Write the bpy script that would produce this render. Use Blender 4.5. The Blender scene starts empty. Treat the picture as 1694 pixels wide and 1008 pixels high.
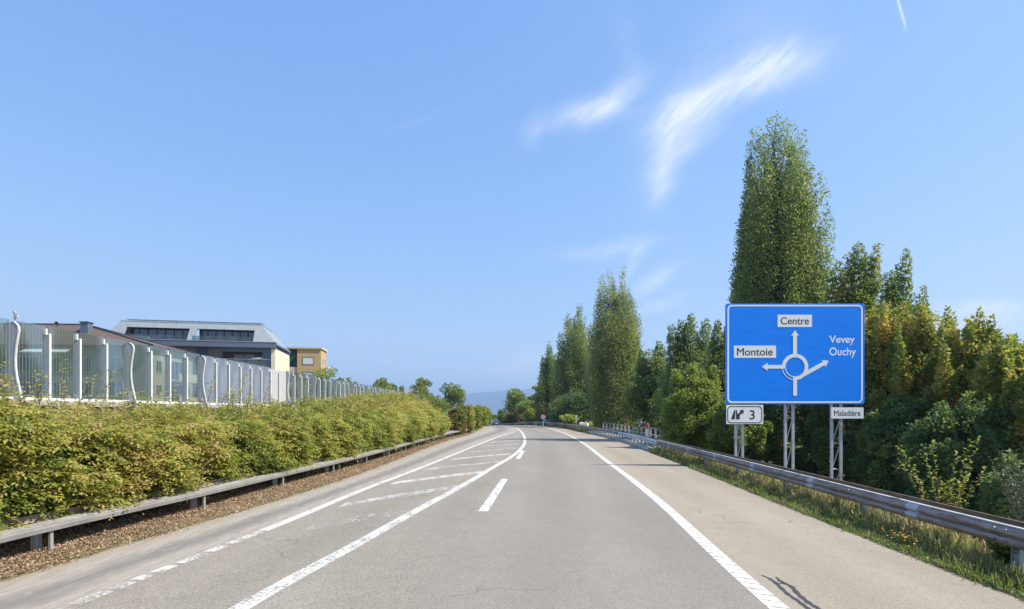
import bpy, bmesh, math
import numpy as np
from mathutils import Vector, Matrix

# ------------------------------------------------------------------ camera, sky, sun
sc = bpy.context.scene
COL = sc.collection
EYE = 2.5
FPX, CX, HY = 880.0, 847.0, 682.0          # focal length / centre / horizon of the photo (1694 px wide)

cam_d = bpy.data.cameras.new("camera")
cam = bpy.data.objects.new("camera", cam_d)
COL.objects.link(cam)
cam.location = (0, 0, EYE)
cam.rotation_euler = (math.radians(90), 0, 0)
cam_d.sensor_width = 36.0
cam_d.lens = FPX / 1694 * 36.0
cam_d.shift_y = (HY - 504) / 1694
cam_d.clip_start = 0.1
cam_d.clip_end = 40000
sc.camera = cam

SUN_EL = math.radians(50)
SUN_AZ = math.radians(101)                   # clockwise from +Y: from the right, square to the road
sun_dir = Vector((math.sin(SUN_AZ) * math.cos(SUN_EL), math.cos(SUN_AZ) * math.cos(SUN_EL), math.sin(SUN_EL)))
sd = bpy.data.lights.new("sun", 'SUN')
sd.energy = 3.05
sd.angle = math.radians(0.53)
sd.color = (1.0, 0.94, 0.84)
sun = bpy.data.objects.new("sun", sd)
COL.objects.link(sun)
sun.location = (30, 0, 40)
sun.rotation_euler = sun_dir.to_track_quat('Z', 'Y').to_euler()

sc.view_settings.view_transform = 'Standard'
sc.view_settings.look = 'None'
sc.view_settings.gamma = 1
sc.view_settings.exposure = 1.28
sc.cycles.max_bounces = 10
sc.cycles.diffuse_bounces = 7
sc.cycles.transparent_max_bounces = 24
sc.cycles.transmission_bounces = 8
sc.cycles.volume_bounces = 0
sc.cycles.use_denoising = True


class NT:
    """small helper for writing node trees"""
    def __init__(s, tree):
        s.t = tree; s.n = tree.nodes; s.l = tree.links
    def new(s, typ, **kw):
        n = s.n.new(typ)
        for k, v in kw.items():
            if hasattr(n, k): setattr(n, k, v)
        return n
    def set(s, sock, v):
        if isinstance(v, bpy.types.NodeSocket): s.l.new(v, sock)
        elif v is not None: sock.default_value = v
    def math(s, op, a, b=None, c=None, clamp=False):
        n = s.new('ShaderNodeMath', operation=op, use_clamp=clamp)
        s.set(n.inputs[0], a); s.set(n.inputs[1], b)
        if c is not None: s.set(n.inputs[2], c)
        return n.outputs[0]
    def mix(s, f, a, b, blend='MIX'):
        n = s.new('ShaderNodeMix', data_type='RGBA', blend_type=blend)
        s.set(n.inputs[0], f); s.set(n.inputs[6], a); s.set(n.inputs[7], b)
        return n.outputs[2]
    def noise(s, vec, scale, detail=2, rough=.5, dist=0.0):
        n = s.new('ShaderNodeTexNoise')
        s.set(n.inputs['Vector'], vec); n.inputs['Scale'].default_value = scale
        n.inputs['Detail'].default_value = detail; n.inputs['Roughness'].default_value = rough
        n.inputs['Distortion'].default_value = dist
        return n.outputs['Fac']
    def ramp(s, f, stops, interp='LINEAR'):
        n = s.new('ShaderNodeValToRGB'); n.color_ramp.interpolation = interp
        e = n.color_ramp.elements
        while len(e) > 1: e.remove(e[-1])
        e[0].position = stops[0][0]; e[0].color = stops[0][1] if len(stops[0][1]) == 4 else (*stops[0][1], 1)
        for p, c in stops[1:]:
            x = e.new(p); x.color = c if len(c) == 4 else (*c, 1)
        s.set(n.inputs[0], f)
        return n.outputs[0]
    def maprange(s, v, a, b, c=0.0, d=1.0):
        n = s.new('ShaderNodeMapRange'); n.clamp = True
        s.set(n.inputs[0], v)
        for i, q in enumerate((a, b, c, d)): n.inputs[i + 1].default_value = q
        return n.outputs[0]
    def mapping(s, vec, scale=(1, 1, 1), loc=(0, 0, 0), rot=(0, 0, 0)):
        n = s.new('ShaderNodeMapping'); s.set(n.inputs[0], vec)
        n.inputs['Scale'].default_value = scale; n.inputs['Location'].default_value = loc; n.inputs['Rotation'].default_value = rot
        return n.outputs[0]


def make_world():
    w = bpy.data.worlds.new("World"); sc.world = w; w.use_nodes = True
    t = NT(w.node_tree); t.n.clear()
    sky = t.new('ShaderNodeTexSky'); sky.sky_type = 'NISHITA'; sky.sun_disc = False
    sky.sun_elevation = SUN_EL; sky.sun_rotation = SUN_AZ
    sky.altitude = 400; sky.air_density = 1.0; sky.dust_density = .6; sky.ozone_density = 3.2
    hsv = t.new('ShaderNodeHueSaturation'); hsv.inputs['Saturation'].default_value = 1.0
    # roll the bright horizon off gently, channel by channel (the photograph's own response)
    sk = t.new('ShaderNodeSeparateColor'); t.l.new(sky.outputs[0], sk.inputs[0]); ck = t.new('ShaderNodeCombineColor')
    for i, (c_, k_) in enumerate(((.96, .21), (1.40, .355), (3.3, .80))):
        t.l.new(t.math('DIVIDE', t.math('MULTIPLY', sk.outputs[i], c_), t.math('ADD', t.math('MULTIPLY', sk.outputs[i], k_), 1)), ck.inputs[i])
    t.l.new(ck.outputs[0], hsv.inputs['Color'])
    # cirrus: soft streaks placed by sky direction (azimuth/elevation tangents, +Y is ahead)
    tc = t.new('ShaderNodeTexCoord'); sep = t.new('ShaderNodeSeparateXYZ'); t.l.new(tc.outputs['Generated'], sep.inputs[0])
    dy = t.math('MAXIMUM', sep.outputs[1], 0.02)
    U0 = t.math('DIVIDE', sep.outputs[0], dy); V0 = t.math('DIVIDE', sep.outputs[2], dy)
    cmb = t.new('ShaderNodeCombineXYZ'); t.l.new(U0, cmb.inputs[0]); t.l.new(V0, cmb.inputs[1])
    wn = t.new('ShaderNodeTexNoise'); t.l.new(cmb.outputs[0], wn.inputs['Vector']); wn.inputs['Scale'].default_value = 9; wn.inputs['Detail'].default_value = 5
    ws = t.new('ShaderNodeSeparateColor'); t.l.new(wn.outputs['Color'], ws.inputs[0])
    U = t.math('ADD', U0, t.math('MULTIPLY', t.math('SUBTRACT', ws.outputs[0], .5), .05))
    V = t.math('ADD', V0, t.math('MULTIPLY', t.math('SUBTRACT', ws.outputs[1], .5), .05))
    ahead = t.math('GREATER_THAN', sep.outputs[1], 0.03)
    # (photo x, photo y, half length, half width, angle deg (up to the right +), strength)
    blobs = [(1222, 138, 95, 17, 24, .55), (1290, 108, 60, 26, 10, .30), (1130, 190, 50, 22, 50, .50), (1098, 262, 58, 18, 68, .34),
             (1150, 232, 52, 13, 38, .26), (1085, 300, 30, 9, 75, .22), (1020, 160, 46, 12, 40, .42), (965, 188, 48, 10, 12, .40),
             (883, 214, 26, 9, 72, .16), (1010, 410, 70, 9, 6, .22), (1048, 428, 32, 6, 55, .24), (1084, 464, 34, 10, 28, .36),
             (1090, 508, 34, 7, 20, .28), (868, 602, 42, 8, 14, .30), (1630, 508, 60, 6, 3, .42), (1630, 532, 110, 18, 4, .5),
             (1240, 60, 120, 40, 40, .08), (690, 196, 55, 5, 22, .05), (1040, 90, 20, 50, 10, .07)]
    tot = None
    for (bx, by, hl, hw, ang, st) in blobs:
        hw *= 1.35; hl *= 1.08; st *= 1.12
        u, v = (bx - CX) / FPX, (HY - by) / FPX
        ca, sa = math.cos(math.radians(ang)), math.sin(math.radians(ang))
        du = t.math('SUBTRACT', U, u); dv = t.math('SUBTRACT', V, v)
        a = t.math('MULTIPLY', t.math('ADD', t.math('MULTIPLY', du, ca), t.math('MULTIPLY', dv, sa)), FPX / hl)
        b = t.math('MULTIPLY', t.math('SUBTRACT', t.math('MULTIPLY', dv, ca), t.math('MULTIPLY', du, sa)), FPX / hw)
        r2 = t.math('ADD', t.math('MULTIPLY', a, a), t.math('MULTIPLY', b, b))
        g = t.math('MULTIPLY', t.math('POWER', 2.718, t.math('MULTIPLY', r2, -.75)), st)
        tot = g if tot is None else t.math('ADD', tot, g)
    mp = t.mapping(t.mapping(cmb.outputs[0], rot=(0, 0, math.radians(-42))), scale=(3, 15, 1))
    fib = t.noise(mp, 3.2, 6, .62, .6)
    fac = t.math('MULTIPLY', tot, t.maprange(fib, .28, .72, .42, 1.2))
    # condensation trail high on the right
    u, v = (1491 - CX) / FPX, (HY - 20) / FPX
    du = t.math('SUBTRACT', U0, u); dv = t.math('SUBTRACT', V0, v)
    ca, sa = math.cos(math.radians(-74)), math.sin(math.radians(-74))
    a = t.math('MULTIPLY', t.math('ADD', t.math('MULTIPLY', du, ca), t.math('MULTIPLY', dv, sa)), FPX / 26)
    b = t.math('MULTIPLY', t.math('SUBTRACT', t.math('MULTIPLY', dv, ca), t.math('MULTIPLY', du, sa)), FPX / 2.2)
    a4 = t.math('POWER', t.math('ABSOLUTE', a), 4)
    g = t.math('MULTIPLY', t.math('POWER', 2.718, t.math('MULTIPLY', t.math('ADD', a4, t.math('MULTIPLY', b, b)), -.8)), .6)
    fac = t.math('MULTIPLY', t.math('ADD', fac, g), ahead)
    fac = t.math('MINIMUM', fac, .85)
    col = t.mix(fac, hsv.outputs[0], (3.3, 3.45, 3.6, 1))
    bg = t.new('ShaderNodeBackground'); bg.inputs['Strength'].default_value = 0.127
    t.l.new(col, bg.inputs['Color'])
    out = t.new('ShaderNodeOutputWorld'); t.l.new(bg.outputs[0], out.inputs[0])

make_world()

# ------------------------------------------------------------------ helpers
rng = np.random.default_rng(7)

def px(x, y, D):
    """point seen at photo pixel x,y at depth D"""
    return Vector(((x - CX) * D / FPX, D, EYE - (y - HY) * D / FPX))

def tag(o, label=None, cat=None, group=None, kind=None):
    if label: o['label'] = label
    if cat: o['category'] = cat
    if group: o['group'] = group
    if kind: o['kind'] = kind
    return o

def empty(name, loc, label=None, cat=None, group=None, rz=0):
    o = bpy.data.objects.new(name, None); COL.objects.link(o)
    o.location = loc; o.rotation_euler = (0, 0, rz); o.empty_display_size = .3
    return tag(o, label, cat, group)

def link(name, me, parent=None, mat=None):
    o = bpy.data.objects.new(name, me); COL.objects.link(o)
    if mat is not None:
        me.materials.clear()
        for m in (mat if isinstance(mat, (list, tuple)) else [mat]): me.materials.append(m)
    if parent is not None: o.parent = parent
    return o

def structure(name, me, mat, parent=None):
    return tag(link(name, me, parent, mat), kind='structure')

class MB:
    """collects verts / faces (local coordinates of the parent thing)"""
    def __init__(s): s.v = []; s.f = []; s.m = []
    def add(s, v, f, mi=0):
        n = len(s.v); s.v += [tuple(p) for p in v]; s.f += [tuple(i + n for i in q) for q in f]; s.m += [mi] * len(f)
        return s
    def box(s, x0, x1, y0, y1, z0, z1, mi=0):
        v = [(x0, y0, z0), (x1, y0, z0), (x1, y1, z0), (x0, y1, z0), (x0, y0, z1), (x1, y0, z1), (x1, y1, z1), (x0, y1, z1)]
        return s.add(v, [(0, 3, 2, 1), (4, 5, 6, 7), (0, 1, 5, 4), (1, 2, 6, 5), (2, 3, 7, 6), (3, 0, 4, 7)], mi)
    def prism(s, poly, axis, a, b, mi=0):
        """poly: 2D outline (counter clockwise) in the plane normal to axis, extruded from a to b"""
        n = len(poly)
        def P(p, t):
            return {'x': (t, p[0], p[1]), 'y': (p[0], t, p[1]), 'z': (p[0], p[1], t)}[axis]
        v = [P(p, a) for p in poly] + [P(p, b) for p in poly]
        f = [tuple(range(n))[::-1], tuple(range(n, 2 * n))] + [(i, (i + 1) % n, n + (i + 1) % n, n + i) for i in range(n)]
        return s.add(v, f, mi)
    def tube(s, pts, rad, n=8, cap=True, mi=0):
        pts = [Vector(p) for p in pts]
        if not isinstance(rad, (list, tuple, np.ndarray)): rad = [rad] * len(pts)
        V = []; F = []
        for i, p in enumerate(pts):
            d = (pts[min(i + 1, len(pts) - 1)] - pts[max(i - 1, 0)]).normalized()
            a = d.orthogonal().normalized() if i == 0 else (pa - d * pa.dot(d)).normalized()
            pa = a; b = d.cross(a)
            for k in range(n):
                t = 2 * math.pi * k / n
                V.append(p + (a * math.cos(t) + b * math.sin(t)) * rad[i])
        for i in range(len(pts) - 1):
            for k in range(n):
                F.append((i * n + k, i * n + (k + 1) % n, (i + 1) * n + (k + 1) % n, (i + 1) * n + k))
        if cap: F += [tuple(range(n))[::-1], tuple((len(pts) - 1) * n + k for k in range(n))]
        return s.add(V, F, mi)
    def bar(s, p, q, w, h, mi=0):
        p, q = Vector(p), Vector(q); d = (q - p).normalized()
        a = d.cross(Vector((0, 1, 0)));
        if a.length < .01: a = d.cross(Vector((0, 0, 1)))
        a.normalize(); b = a.cross(d)
        V = [r + a * sa * w / 2 + b * sb * h / 2 for r in (p, q) for sa, sb in ((-1, -1), (1, -1), (1, 1), (-1, 1))]
        return s.add(V, [(0, 1, 2, 3), (7, 6, 5, 4), (0, 4, 5, 1), (1, 5, 6, 2), (2, 6, 7, 3), (3, 7, 4, 0)], mi)
    def mesh(s, name, smooth=False, bevel=0):
        me = bpy.data.meshes.new(name); me.from_pydata(s.v, [], s.f)
        me.polygons.foreach_set('material_index', s.m)
        bm = bmesh.new(); bm.from_mesh(me)
        bmesh.ops.recalc_face_normals(bm, faces=bm.faces)
        if bevel:
            bmesh.ops.bevel(bm, geom=[e for e in bm.edges if len(e.link_faces) == 2 and e.calc_face_angle(0) > .5], offset=bevel, segments=2, affect='EDGES', profile=.6)
        bm.to_mesh(me); bm.free()
        if smooth: me.shade_smooth()
        me.update()
        return me
    def build(s, name, mat, parent=None, smooth=False, bevel=0):
        return link(name, s.mesh(name, smooth, bevel), parent, mat)

def np_mesh(name, verts, tris, attr=None, nside=3):
    me = bpy.data.meshes.new(name)
    V = np.asarray(verts, dtype=np.float32).reshape(-1, 3); T = np.asarray(tris, dtype=np.int32).reshape(-1, nside)
    me.vertices.add(len(V)); me.vertices.foreach_set('co', V.ravel())
    me.loops.add(T.size); me.loops.foreach_set('vertex_index', T.ravel())
    me.polygons.add(len(T)); me.polygons.foreach_set('loop_start', np.arange(len(T), dtype=np.int32) * nside)
    me.update(calc_edges=True)
    if attr is not None:
        a = me.attributes.new('tint', 'FLOAT', 'FACE'); a.data.foreach_set('value', np.asarray(attr, dtype=np.float32))
    return me

def unit(a):
    return a / np.maximum(np.linalg.norm(a, axis=1, keepdims=True), 1e-9)

def leaves_mesh(name, pos, axis, nrm, L, W, tint, fold=.18):
    """one folded leaf (two triangles) per point"""
    axis = unit(axis); side = unit(np.cross(axis, nrm)); n = np.cross(side, axis)
    L = np.broadcast_to(L, len(pos))[:, None]; W = np.broadcast_to(W, len(pos))[:, None]
    v0 = pos; v2 = pos + axis * L - n * L * .12
    v1 = pos + axis * L * .45 + side * W * .5 + n * W * fold
    v3 = pos + axis * L * .45 - side * W * .5 + n * W * fold
    V = np.stack([v0, v1, v2, v3], 1).reshape(-1, 3)
    b = np.arange(len(pos))[:, None] * 4
    T = np.concatenate([b + np.array([[0, 1, 2]]), b + np.array([[0, 2, 3]])], 1).reshape(-1, 3)
    return np_mesh(name, V, T, np.repeat(tint, 2))

# ------------------------------------------------------------------ materials
def mat(name):
    m = bpy.data.materials.new(name); m.use_nodes = True
    t = NT(m.node_tree); t.n.clear()
    out = t.new('ShaderNodeOutputMaterial')
    return m, t, out

def principled(t, out, col, rough=.6, metal=0.0, bump=None, bstr=.3, bdist=.01, spec=.5, **kw):
    p = t.new('ShaderNodeBsdfPrincipled')
    t.set(p.inputs['Base Color'], col); t.set(p.inputs['Roughness'], rough); t.set(p.inputs['Metallic'], metal)
    p.inputs['Specular IOR Level'].default_value = spec
    if bump is not None:
        b = t.new('ShaderNodeBump'); b.inputs['Strength'].default_value = bstr; b.inputs['Distance'].default_value = bdist
        t.set(b.inputs['Height'], bump); t.l.new(b.outputs[0], p.inputs['Normal'])
    if out is not None: t.l.new(p.outputs[0], out.inputs[0])
    return p

def coords(t):
    return t.new('ShaderNodeTexCoord').outputs['Object']

def plain(name, col, rough=.6, metal=0.0, var=.12, scale=6, spec=.5, dirt=None):
    """painted / cast surface with uneven tone"""
    m, t, out = mat(name); oc = coords(t)
    n = t.noise(oc, scale, 5, .6)
    c2 = tuple(max(0, c * (1 - 2 * var)) for c in col) if dirt is None else dirt
    c = t.mix(t.maprange(n, .35, .75), (*col, 1), (*c2, 1))
    r = t.maprange(t.noise(oc, scale * 3, 3), .3, .7, max(0, rough - .1), min(1, rough + .1))
    principled(t, out, c, r, metal, spec=spec)
    return m

def asphalt(name, c1, c2, speck=.35, tracks=True):
    m, t, out = mat(name); oc = coords(t)
    big = t.noise(t.mapping(oc, scale=(1, .35, 1)), .35, 4, .6)
    mid = t.noise(oc, 2.2, 4, .65)
    c = t.mix(t.maprange(big, .35, .68), (*c1, 1), (*c2, 1))
    c = t.mix(t.math('MULTIPLY', t.maprange(mid, .45, .8), .35), c, (*[q * .78 for q in c1], 1))
    # wheel track tone along the road
    v = t.new('ShaderNodeTexVoronoi'); v.inputs['Scale'].default_value = 72; t.l.new(oc, v.inputs['Vector'])
    vs = t.new('ShaderNodeSeparateColor'); t.l.new(v.outputs['Color'], vs.inputs[0])
    g = t.maprange(vs.outputs[0], 0, 1, 1 - speck, 1 + speck)
    fine = t.noise(oc, 190, 2, .7)
    g = t.math('MULTIPLY', g, t.maprange(fine, .3, .7, 1 - speck * .6, 1 + speck * .6))
    mul = t.new('ShaderNodeVectorMath', operation='SCALE'); t.l.new(c, mul.inputs[0]); t.l.new(g, mul.inputs['Scale'])
    if tracks:
        uv = t.new('ShaderNodeUVMap'); us = t.new('ShaderNodeSeparateXYZ'); t.l.new(uv.outputs[0], us.inputs[0])
        wob = t.math('MULTIPLY', t.math('SUBTRACT', t.noise(t.mapping(oc, scale=(1, .2, 1)), .8, 4, .6), .5), .12)
        tr = t.math('SINE', t.math('MULTIPLY', t.math('ADD', us.outputs[0], wob), 12.57))
        mul2 = t.new('ShaderNodeVectorMath', operation='SCALE'); t.l.new(mul.outputs[0], mul2.inputs[0]); t.l.new(t.maprange(tr, -1, 1, .955, 1.04), mul2.inputs['Scale'])
        mul = mul2
        crk = t.new('ShaderNodeTexVoronoi'); crk.feature = 'DISTANCE_TO_EDGE'; crk.inputs['Scale'].default_value = .22
        wv = t.new('ShaderNodeVectorMath', operation='ADD'); wn_ = t.new('ShaderNodeTexNoise'); t.l.new(oc, wn_.inputs['Vector']); wn_.inputs['Scale'].default_value = 1.5; wn_.inputs['Detail'].default_value = 6
        t.l.new(oc, wv.inputs[0]); t.l.new(wn_.outputs['Color'], wv.inputs[1]); t.l.new(wv.outputs[0], crk.inputs['Vector'])
        cm_ = t.math('MULTIPLY', t.math('LESS_THAN', crk.outputs['Distance'], .0022), t.maprange(t.noise(oc, .25, 3), .50, .56, 0, .45))
        mul3 = t.new('ShaderNodeVectorMath', operation='SCALE'); t.l.new(mul.outputs[0], mul3.inputs[0]); t.l.new(t.math('SUBTRACT', 1, cm_), mul3.inputs['Scale'])
        mul = mul3
    spots = t.noise(oc, 1.1, 6, .8)
    c3 = t.mix(t.maprange(spots, .70, .78), mul.outputs[0], (*[q * .6 for q in c1], 1))
    principled(t, out, c3, .9, bump=t.math('ADD', v.outputs['Distance'], fine), bstr=.5, bdist=.006, spec=.25)
    return m

M = {}
M['lane'] = asphalt('lane_asphalt', (.240, .216, .180), (.270, .245, .205), .21)
M['worn_asphalt'] = asphalt('worn_asphalt', (.245, .218, .178), (.292, .262, .214), .34)
M['shoulder'] = asphalt('shoulder_asphalt', (.302, .256, .194), (.345, .296, .228), .20)

def shoulder_left_mat():
    m, t, out = mat('dirty_shoulder'); oc = coords(t)
    uv = t.new('ShaderNodeUVMap'); sp = t.new('ShaderNodeSeparateXYZ'); t.l.new(uv.outputs[0], sp.inputs[0])
    w = t.math('MULTIPLY', t.math('SUBTRACT', t.noise(t.mapping(oc, scale=(1.5, .5, 1)), 1.6, 9, .8), .5), .62)
    a = t.math('ADD', sp.outputs[0], w)
    c = t.ramp(a, [(0, (0.284, 0.234, 0.177)), (.16, (0.320, 0.277, 0.227)), (.30, (0.355, 0.315, 0.267)), (.44, (0.220, 0.202, 0.179)), (.55, (0.135, 0.125, 0.114)),
                   (.66, (0.192, 0.177, 0.159)), (.78, (0.334, 0.295, 0.244)), (1, (0.312, 0.277, 0.234))])
    st = t.noise(t.mapping(oc, scale=(5, .6, 1)), 2.0, 8, .8)
    c = t.mix(t.math('MULTIPLY', t.maprange(st, .47, .62), .7), c, (0.177, 0.159, 0.135, 1))
    cr = t.noise(t.mapping(oc, scale=(6, .5, 1)), 3.0, 8, .85)
    c = t.mix(t.math('MULTIPLY', t.maprange(cr, .57, .61), .6), c, (0.085, 0.078, 0.068, 1))
    lt = t.noise(t.mapping(oc, scale=(4, .6, 1), loc=(3, 1, 0)), 2.0, 6, .8)
    c = t.mix(t.math('MULTIPLY', t.maprange(lt, .55, .68), .5), c, (0.483, 0.440, 0.369, 1))
    moss = t.math('MULTIPLY', t.maprange(t.noise(oc, 7, 5, .8), .60, .68), t.maprange(a, .50, .62))
    moss = t.math('MULTIPLY', moss, t.maprange(a, .80, .70))
    c = t.mix(moss, c, (0.099, 0.121, 0.035, 1))
    f = t.noise(oc, 120, 3, .7)
    c = t.mix(t.maprange(f, .3, .7, .0, .35), c, (0.454, 0.412, 0.355, 1))
    principled(t, out, c, .95, bump=f, bstr=.5, bdist=.008, spec=.2)
    return m
M['shoulder_left'] = shoulder_left_mat()

def paint(name, wear, ribs=False, col=(.62, .60, .55)):
    m, t, out = mat(name); oc = coords(t)
    n = t.noise(oc, 16, 6, .78)
    n2 = t.noise(t.mapping(oc, scale=(1.2, .6, 1)), 3, 4, .6)
    k = t.math('ADD', t.math('MULTIPLY', n, .7), t.math('MULTIPLY', n2, .3))
    a = t.maprange(k, wear - .025, wear + .025)           # 1 = paint left
    f = t.noise(oc, 120, 2)
    c = t.mix(t.maprange(f, .3, .7, 0, .4), (*col, 1), (.42, .39, .34, 1))
    c = t.mix(t.maprange(t.noise(oc, 1.4, 5, .7), .45, .7, 0, .35), c, (.40, .37, .32, 1))
    p = principled(t, None, c, .8, spec=.3)
    if ribs:
        uv = t.new('ShaderNodeUVMap'); sp = t.new('ShaderNodeSeparateXYZ'); t.l.new(uv.outputs[0], sp.inputs[0])
        jit = t.math('MULTIPLY', t.noise(oc, 5, 3), .22)
        fr = t.math('FRACT', t.math('ADD', t.math('MULTIPLY', sp.outputs[1], 4.2), t.math('ADD', jit, t.math('MULTIPLY', sp.outputs[0], .5))))
        groove = t.math('GREATER_THAN', fr, t.maprange(t.noise(oc, 9, 3), .35, .65, .78, 1.0))
        a = t.math('MULTIPLY', a, t.math('SUBTRACT', 1, t.math('MULTIPLY', groove, .75)))
    tr = t.new('ShaderNodeBsdfTransparent'); mx = t.new('ShaderNodeMixShader')
    t.set(mx.inputs[0], a); t.l.new(tr.outputs[0], mx.inputs[1]); t.l.new(p.outputs[0], mx.inputs[2])
    t.l.new(mx.outputs[0], out.inputs[0])
    return m
M['paint_good'] = paint('paint_good', .43)
M['paint_lane'] = paint('paint_lane', .455)
M['paint_ribbed'] = paint('paint_ribbed', .36, ribs=True)
M['paint_worn'] = paint('paint_worn', .475)
M['paint_thin'] = paint('paint_thin', .505)
M['paint_gone'] = paint('paint_gone', .545)

def ground_mat():
    m, t, out = mat('ground_soil'); oc = coords(t)
    n = t.noise(oc, .9, 6, .7); n2 = t.noise(oc, 9, 5, .7)
    c = t.ramp(n, [(.30, (.11, .13, .045)), (.5, (.19, .17, .08)), (.7, (.25, .20, .12))])
    c = t.mix(t.maprange(n2, .4, .7, 0, .5), c, (.085, .068, .042, 1))
    principled(t, out, c, .95, bump=n2, bstr=.7, bdist=.05, spec=.15)
    return m
M['ground'] = ground_mat()

def leaf_mat(name, stops, trans=.35, rough=.45, patch=.35, pscale=.5):
    """stops: ramp of leaf colours over the per-leaf tint; hue patches vary with position"""
    m, t, out = mat(name); oc = coords(t)
    at = t.new('ShaderNodeAttribute'); at.attribute_name = 'tint'
    pn = t.math('MULTIPLY', t.math('SUBTRACT', t.noise(oc, pscale, 3, .6), .5), patch * 2.6)
    f = t.math('ADD', at.outputs['Fac'], pn, clamp=True)
    c = t.ramp(f, stops)
    p = principled(t, None, c, rough, spec=.4)
    tr = t.new('ShaderNodeBsdfTranslucent')
    c2 = t.mix(.25, c, (.30, .36, .03, 1))
    sc2 = t.new('ShaderNodeVectorMath', operation='SCALE'); t.l.new(c2, sc2.inputs[0]); sc2.inputs['Scale'].default_value = 1.5
    t.l.new(sc2.outputs[0], tr.inputs[0])
    mx = t.new('ShaderNodeMixShader'); mx.inputs[0].default_value = trans
    t.l.new(p.outputs[0], mx.inputs[1]); t.l.new(tr.outputs[0], mx.inputs[2]); t.l.new(mx.outputs[0], out.inputs[0])
    return m
M['hedge_leaf'] = leaf_mat('hedge_leaf', [(0, (.110, .155, .034)), (.28, (.255, .285, .055)), (.5, (.41, .375, .088)), (.75, (.48, .375, .150)), (1, (.48, .30, .14))], .45, .6, .5, .55)
M['green_leaf'] = leaf_mat('green_leaf', [(0, (0.088, 0.144, 0.039)), (.5, (0.160, 0.223, 0.051)), (1, (0.319, 0.351, 0.072))], 0.48)
M['poplar_leaf'] = leaf_mat('poplar_leaf', [(0, (0.121, 0.176, 0.067)), (.5, (0.205, 0.264, 0.094)), (.85, (0.353, 0.372, 0.121)), (1, (0.502, 0.428, 0.131))], 0.48, .4, .25, .3)
M['dark_leaf'] = leaf_mat('dark_leaf', [(0, (0.070, 0.121, 0.052)), (.6, (0.139, 0.205, 0.070)), (1, (0.302, 0.337, 0.093))], 0.42)
M['olive_leaf'] = leaf_mat('olive_leaf', [(0, (0.100, 0.152, 0.042)), (.4, (0.189, 0.242, 0.055)), (.7, (0.357, 0.347, 0.079)), (1, (0.525, 0.378, 0.105))], .45, .5, .5, .45)
M['bright_leaf'] = leaf_mat('bright_leaf', [(0, (0.188, 0.263, 0.050)), (.6, (0.338, 0.388, 0.088)), (1, (0.450, 0.425, 0.138))], .4)
M['brown_leaf'] = leaf_mat('brown_leaf', [(0, (.13, .16, .045)), (.5, (.22, .18, .06)), (1, (.30, .16, .07))], .35)
M['silver_leaf'] = leaf_mat('silver_leaf', [(0, (0.083, 0.114, 0.062)), (.6, (0.146, 0.177, 0.114)), (1, (0.229, 0.260, 0.187))], .2)
M['litter'] = leaf_mat('litter', [(0, (.15, .10, .065)), (.35, (.33, .215, .135)), (.7, (.46, .31, .205)), (1, (.56, .44, .32))], .1, .85, .25, 1.5)
M['grass'] = leaf_mat('grass', [(0, (.10, .16, .04)), (.35, (.20, .24, .07)), (.6, (.38, .33, .16)), (1, (.52, .43, .25))], .35, .6, .3, .9)
M['yellow_petal'] = plain('yellow_petal', (.75, .45, .03), .6)
M['bark'] = plain('bark', (.085, .070, .055), .9, scale=9, dirt=(.04, .034, .028))
M['twig'] = plain('twig', (.075, .055, .04), .9, scale=9)

def galv(name, col, rust=.0, rough=.45, metal=.6):
    m, t, out = mat(name); oc = coords(t)
    n = t.noise(oc, 3, 5, .6); n2 = t.noise(t.mapping(oc, scale=(1, .3, 4)), 7, 5, .7)
    c = t.mix(t.maprange(n, .35, .7), (*col, 1), (*[q * .72 for q in col], 1))
    if rust: c = t.mix(t.maprange(n2, .78 - rust, .90 - rust, 0, .85), c, (.16, .085, .055, 1))
    principled(t, out, c, t.maprange(n2, .3, .7, rough - .08, rough + .15), metal, bump=n2, bstr=.1, bdist=.005)
    return m
M['galv'] = galv('galvanised', (.52, .53, .54), 0, .55, .15)
M['galv_new'] = galv('galvanised_bright', (.62, .68, .74), 0, .3)
M['galv_old'] = galv('galvanised_weathered', (.34, .30, .265), .27, .65, .08)
M['galv_edge'] = galv('rusted_edge', (.36, .30, .27), .30, .6)
M['sunlit_edge'] = galv('sunlit_rusty_edge', (.66, .62, .58), .24, .6, .2)  # paleness paints sunlight on the edge, the rust is its own
M['beam_shade'] = galv('shaded_beam', (.24, .225, .21), .15, .7, .1)  # dark tone paints the overhanging hedge's shade into the beam
M['rail_light'] = galv('sunlit_weathered_top', (.37, .35, .33), .20, .7, .1)
M['flange'] = plain('sunlit_flange', (.66, .65, .62), .5, var=.12, scale=3)
M['white_paint'] = plain('white_paint', (.80, .80, .76), .5, var=.08)
M['post_grey'] = plain('post_grey', (.36, .37, .39), .5)
M['concrete'] = plain('concrete', (.42, .38, .33), .9, var=.2, scale=3)
M['kerb_concrete'] = plain('kerb_concrete', (.50, .46, .38), .9, var=.18, scale=3)
M['brown_wall'] = plain('brown_wall', (.11, .065, .06), .8, var=.2)
def sign_face():
    m, t, out = mat('sign_blue_sheet'); oc = coords(t)
    st = t.noise(t.mapping(oc, scale=(.5, 1, 7)), 1.4, 5, .6)
    c = t.mix(t.maprange(st, .35, .7), (.0, .26, .97, 1), (.0, .20, .84, 1))
    d = t.noise(t.mapping(oc, scale=(6, 1, .6)), 1.5, 5, .7)
    c = t.mix(t.math('MULTIPLY', t.maprange(d, .58, .75), .12), c, (.25, .30, .38, 1))
    principled(t, out, c, t.maprange(st, .3, .7, .38, .55), spec=.3)
    return m
M['sign_blue'] = sign_face()
M['sign_edge'] = plain('sign_edge', (.02, .10, .42), .5)
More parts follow.
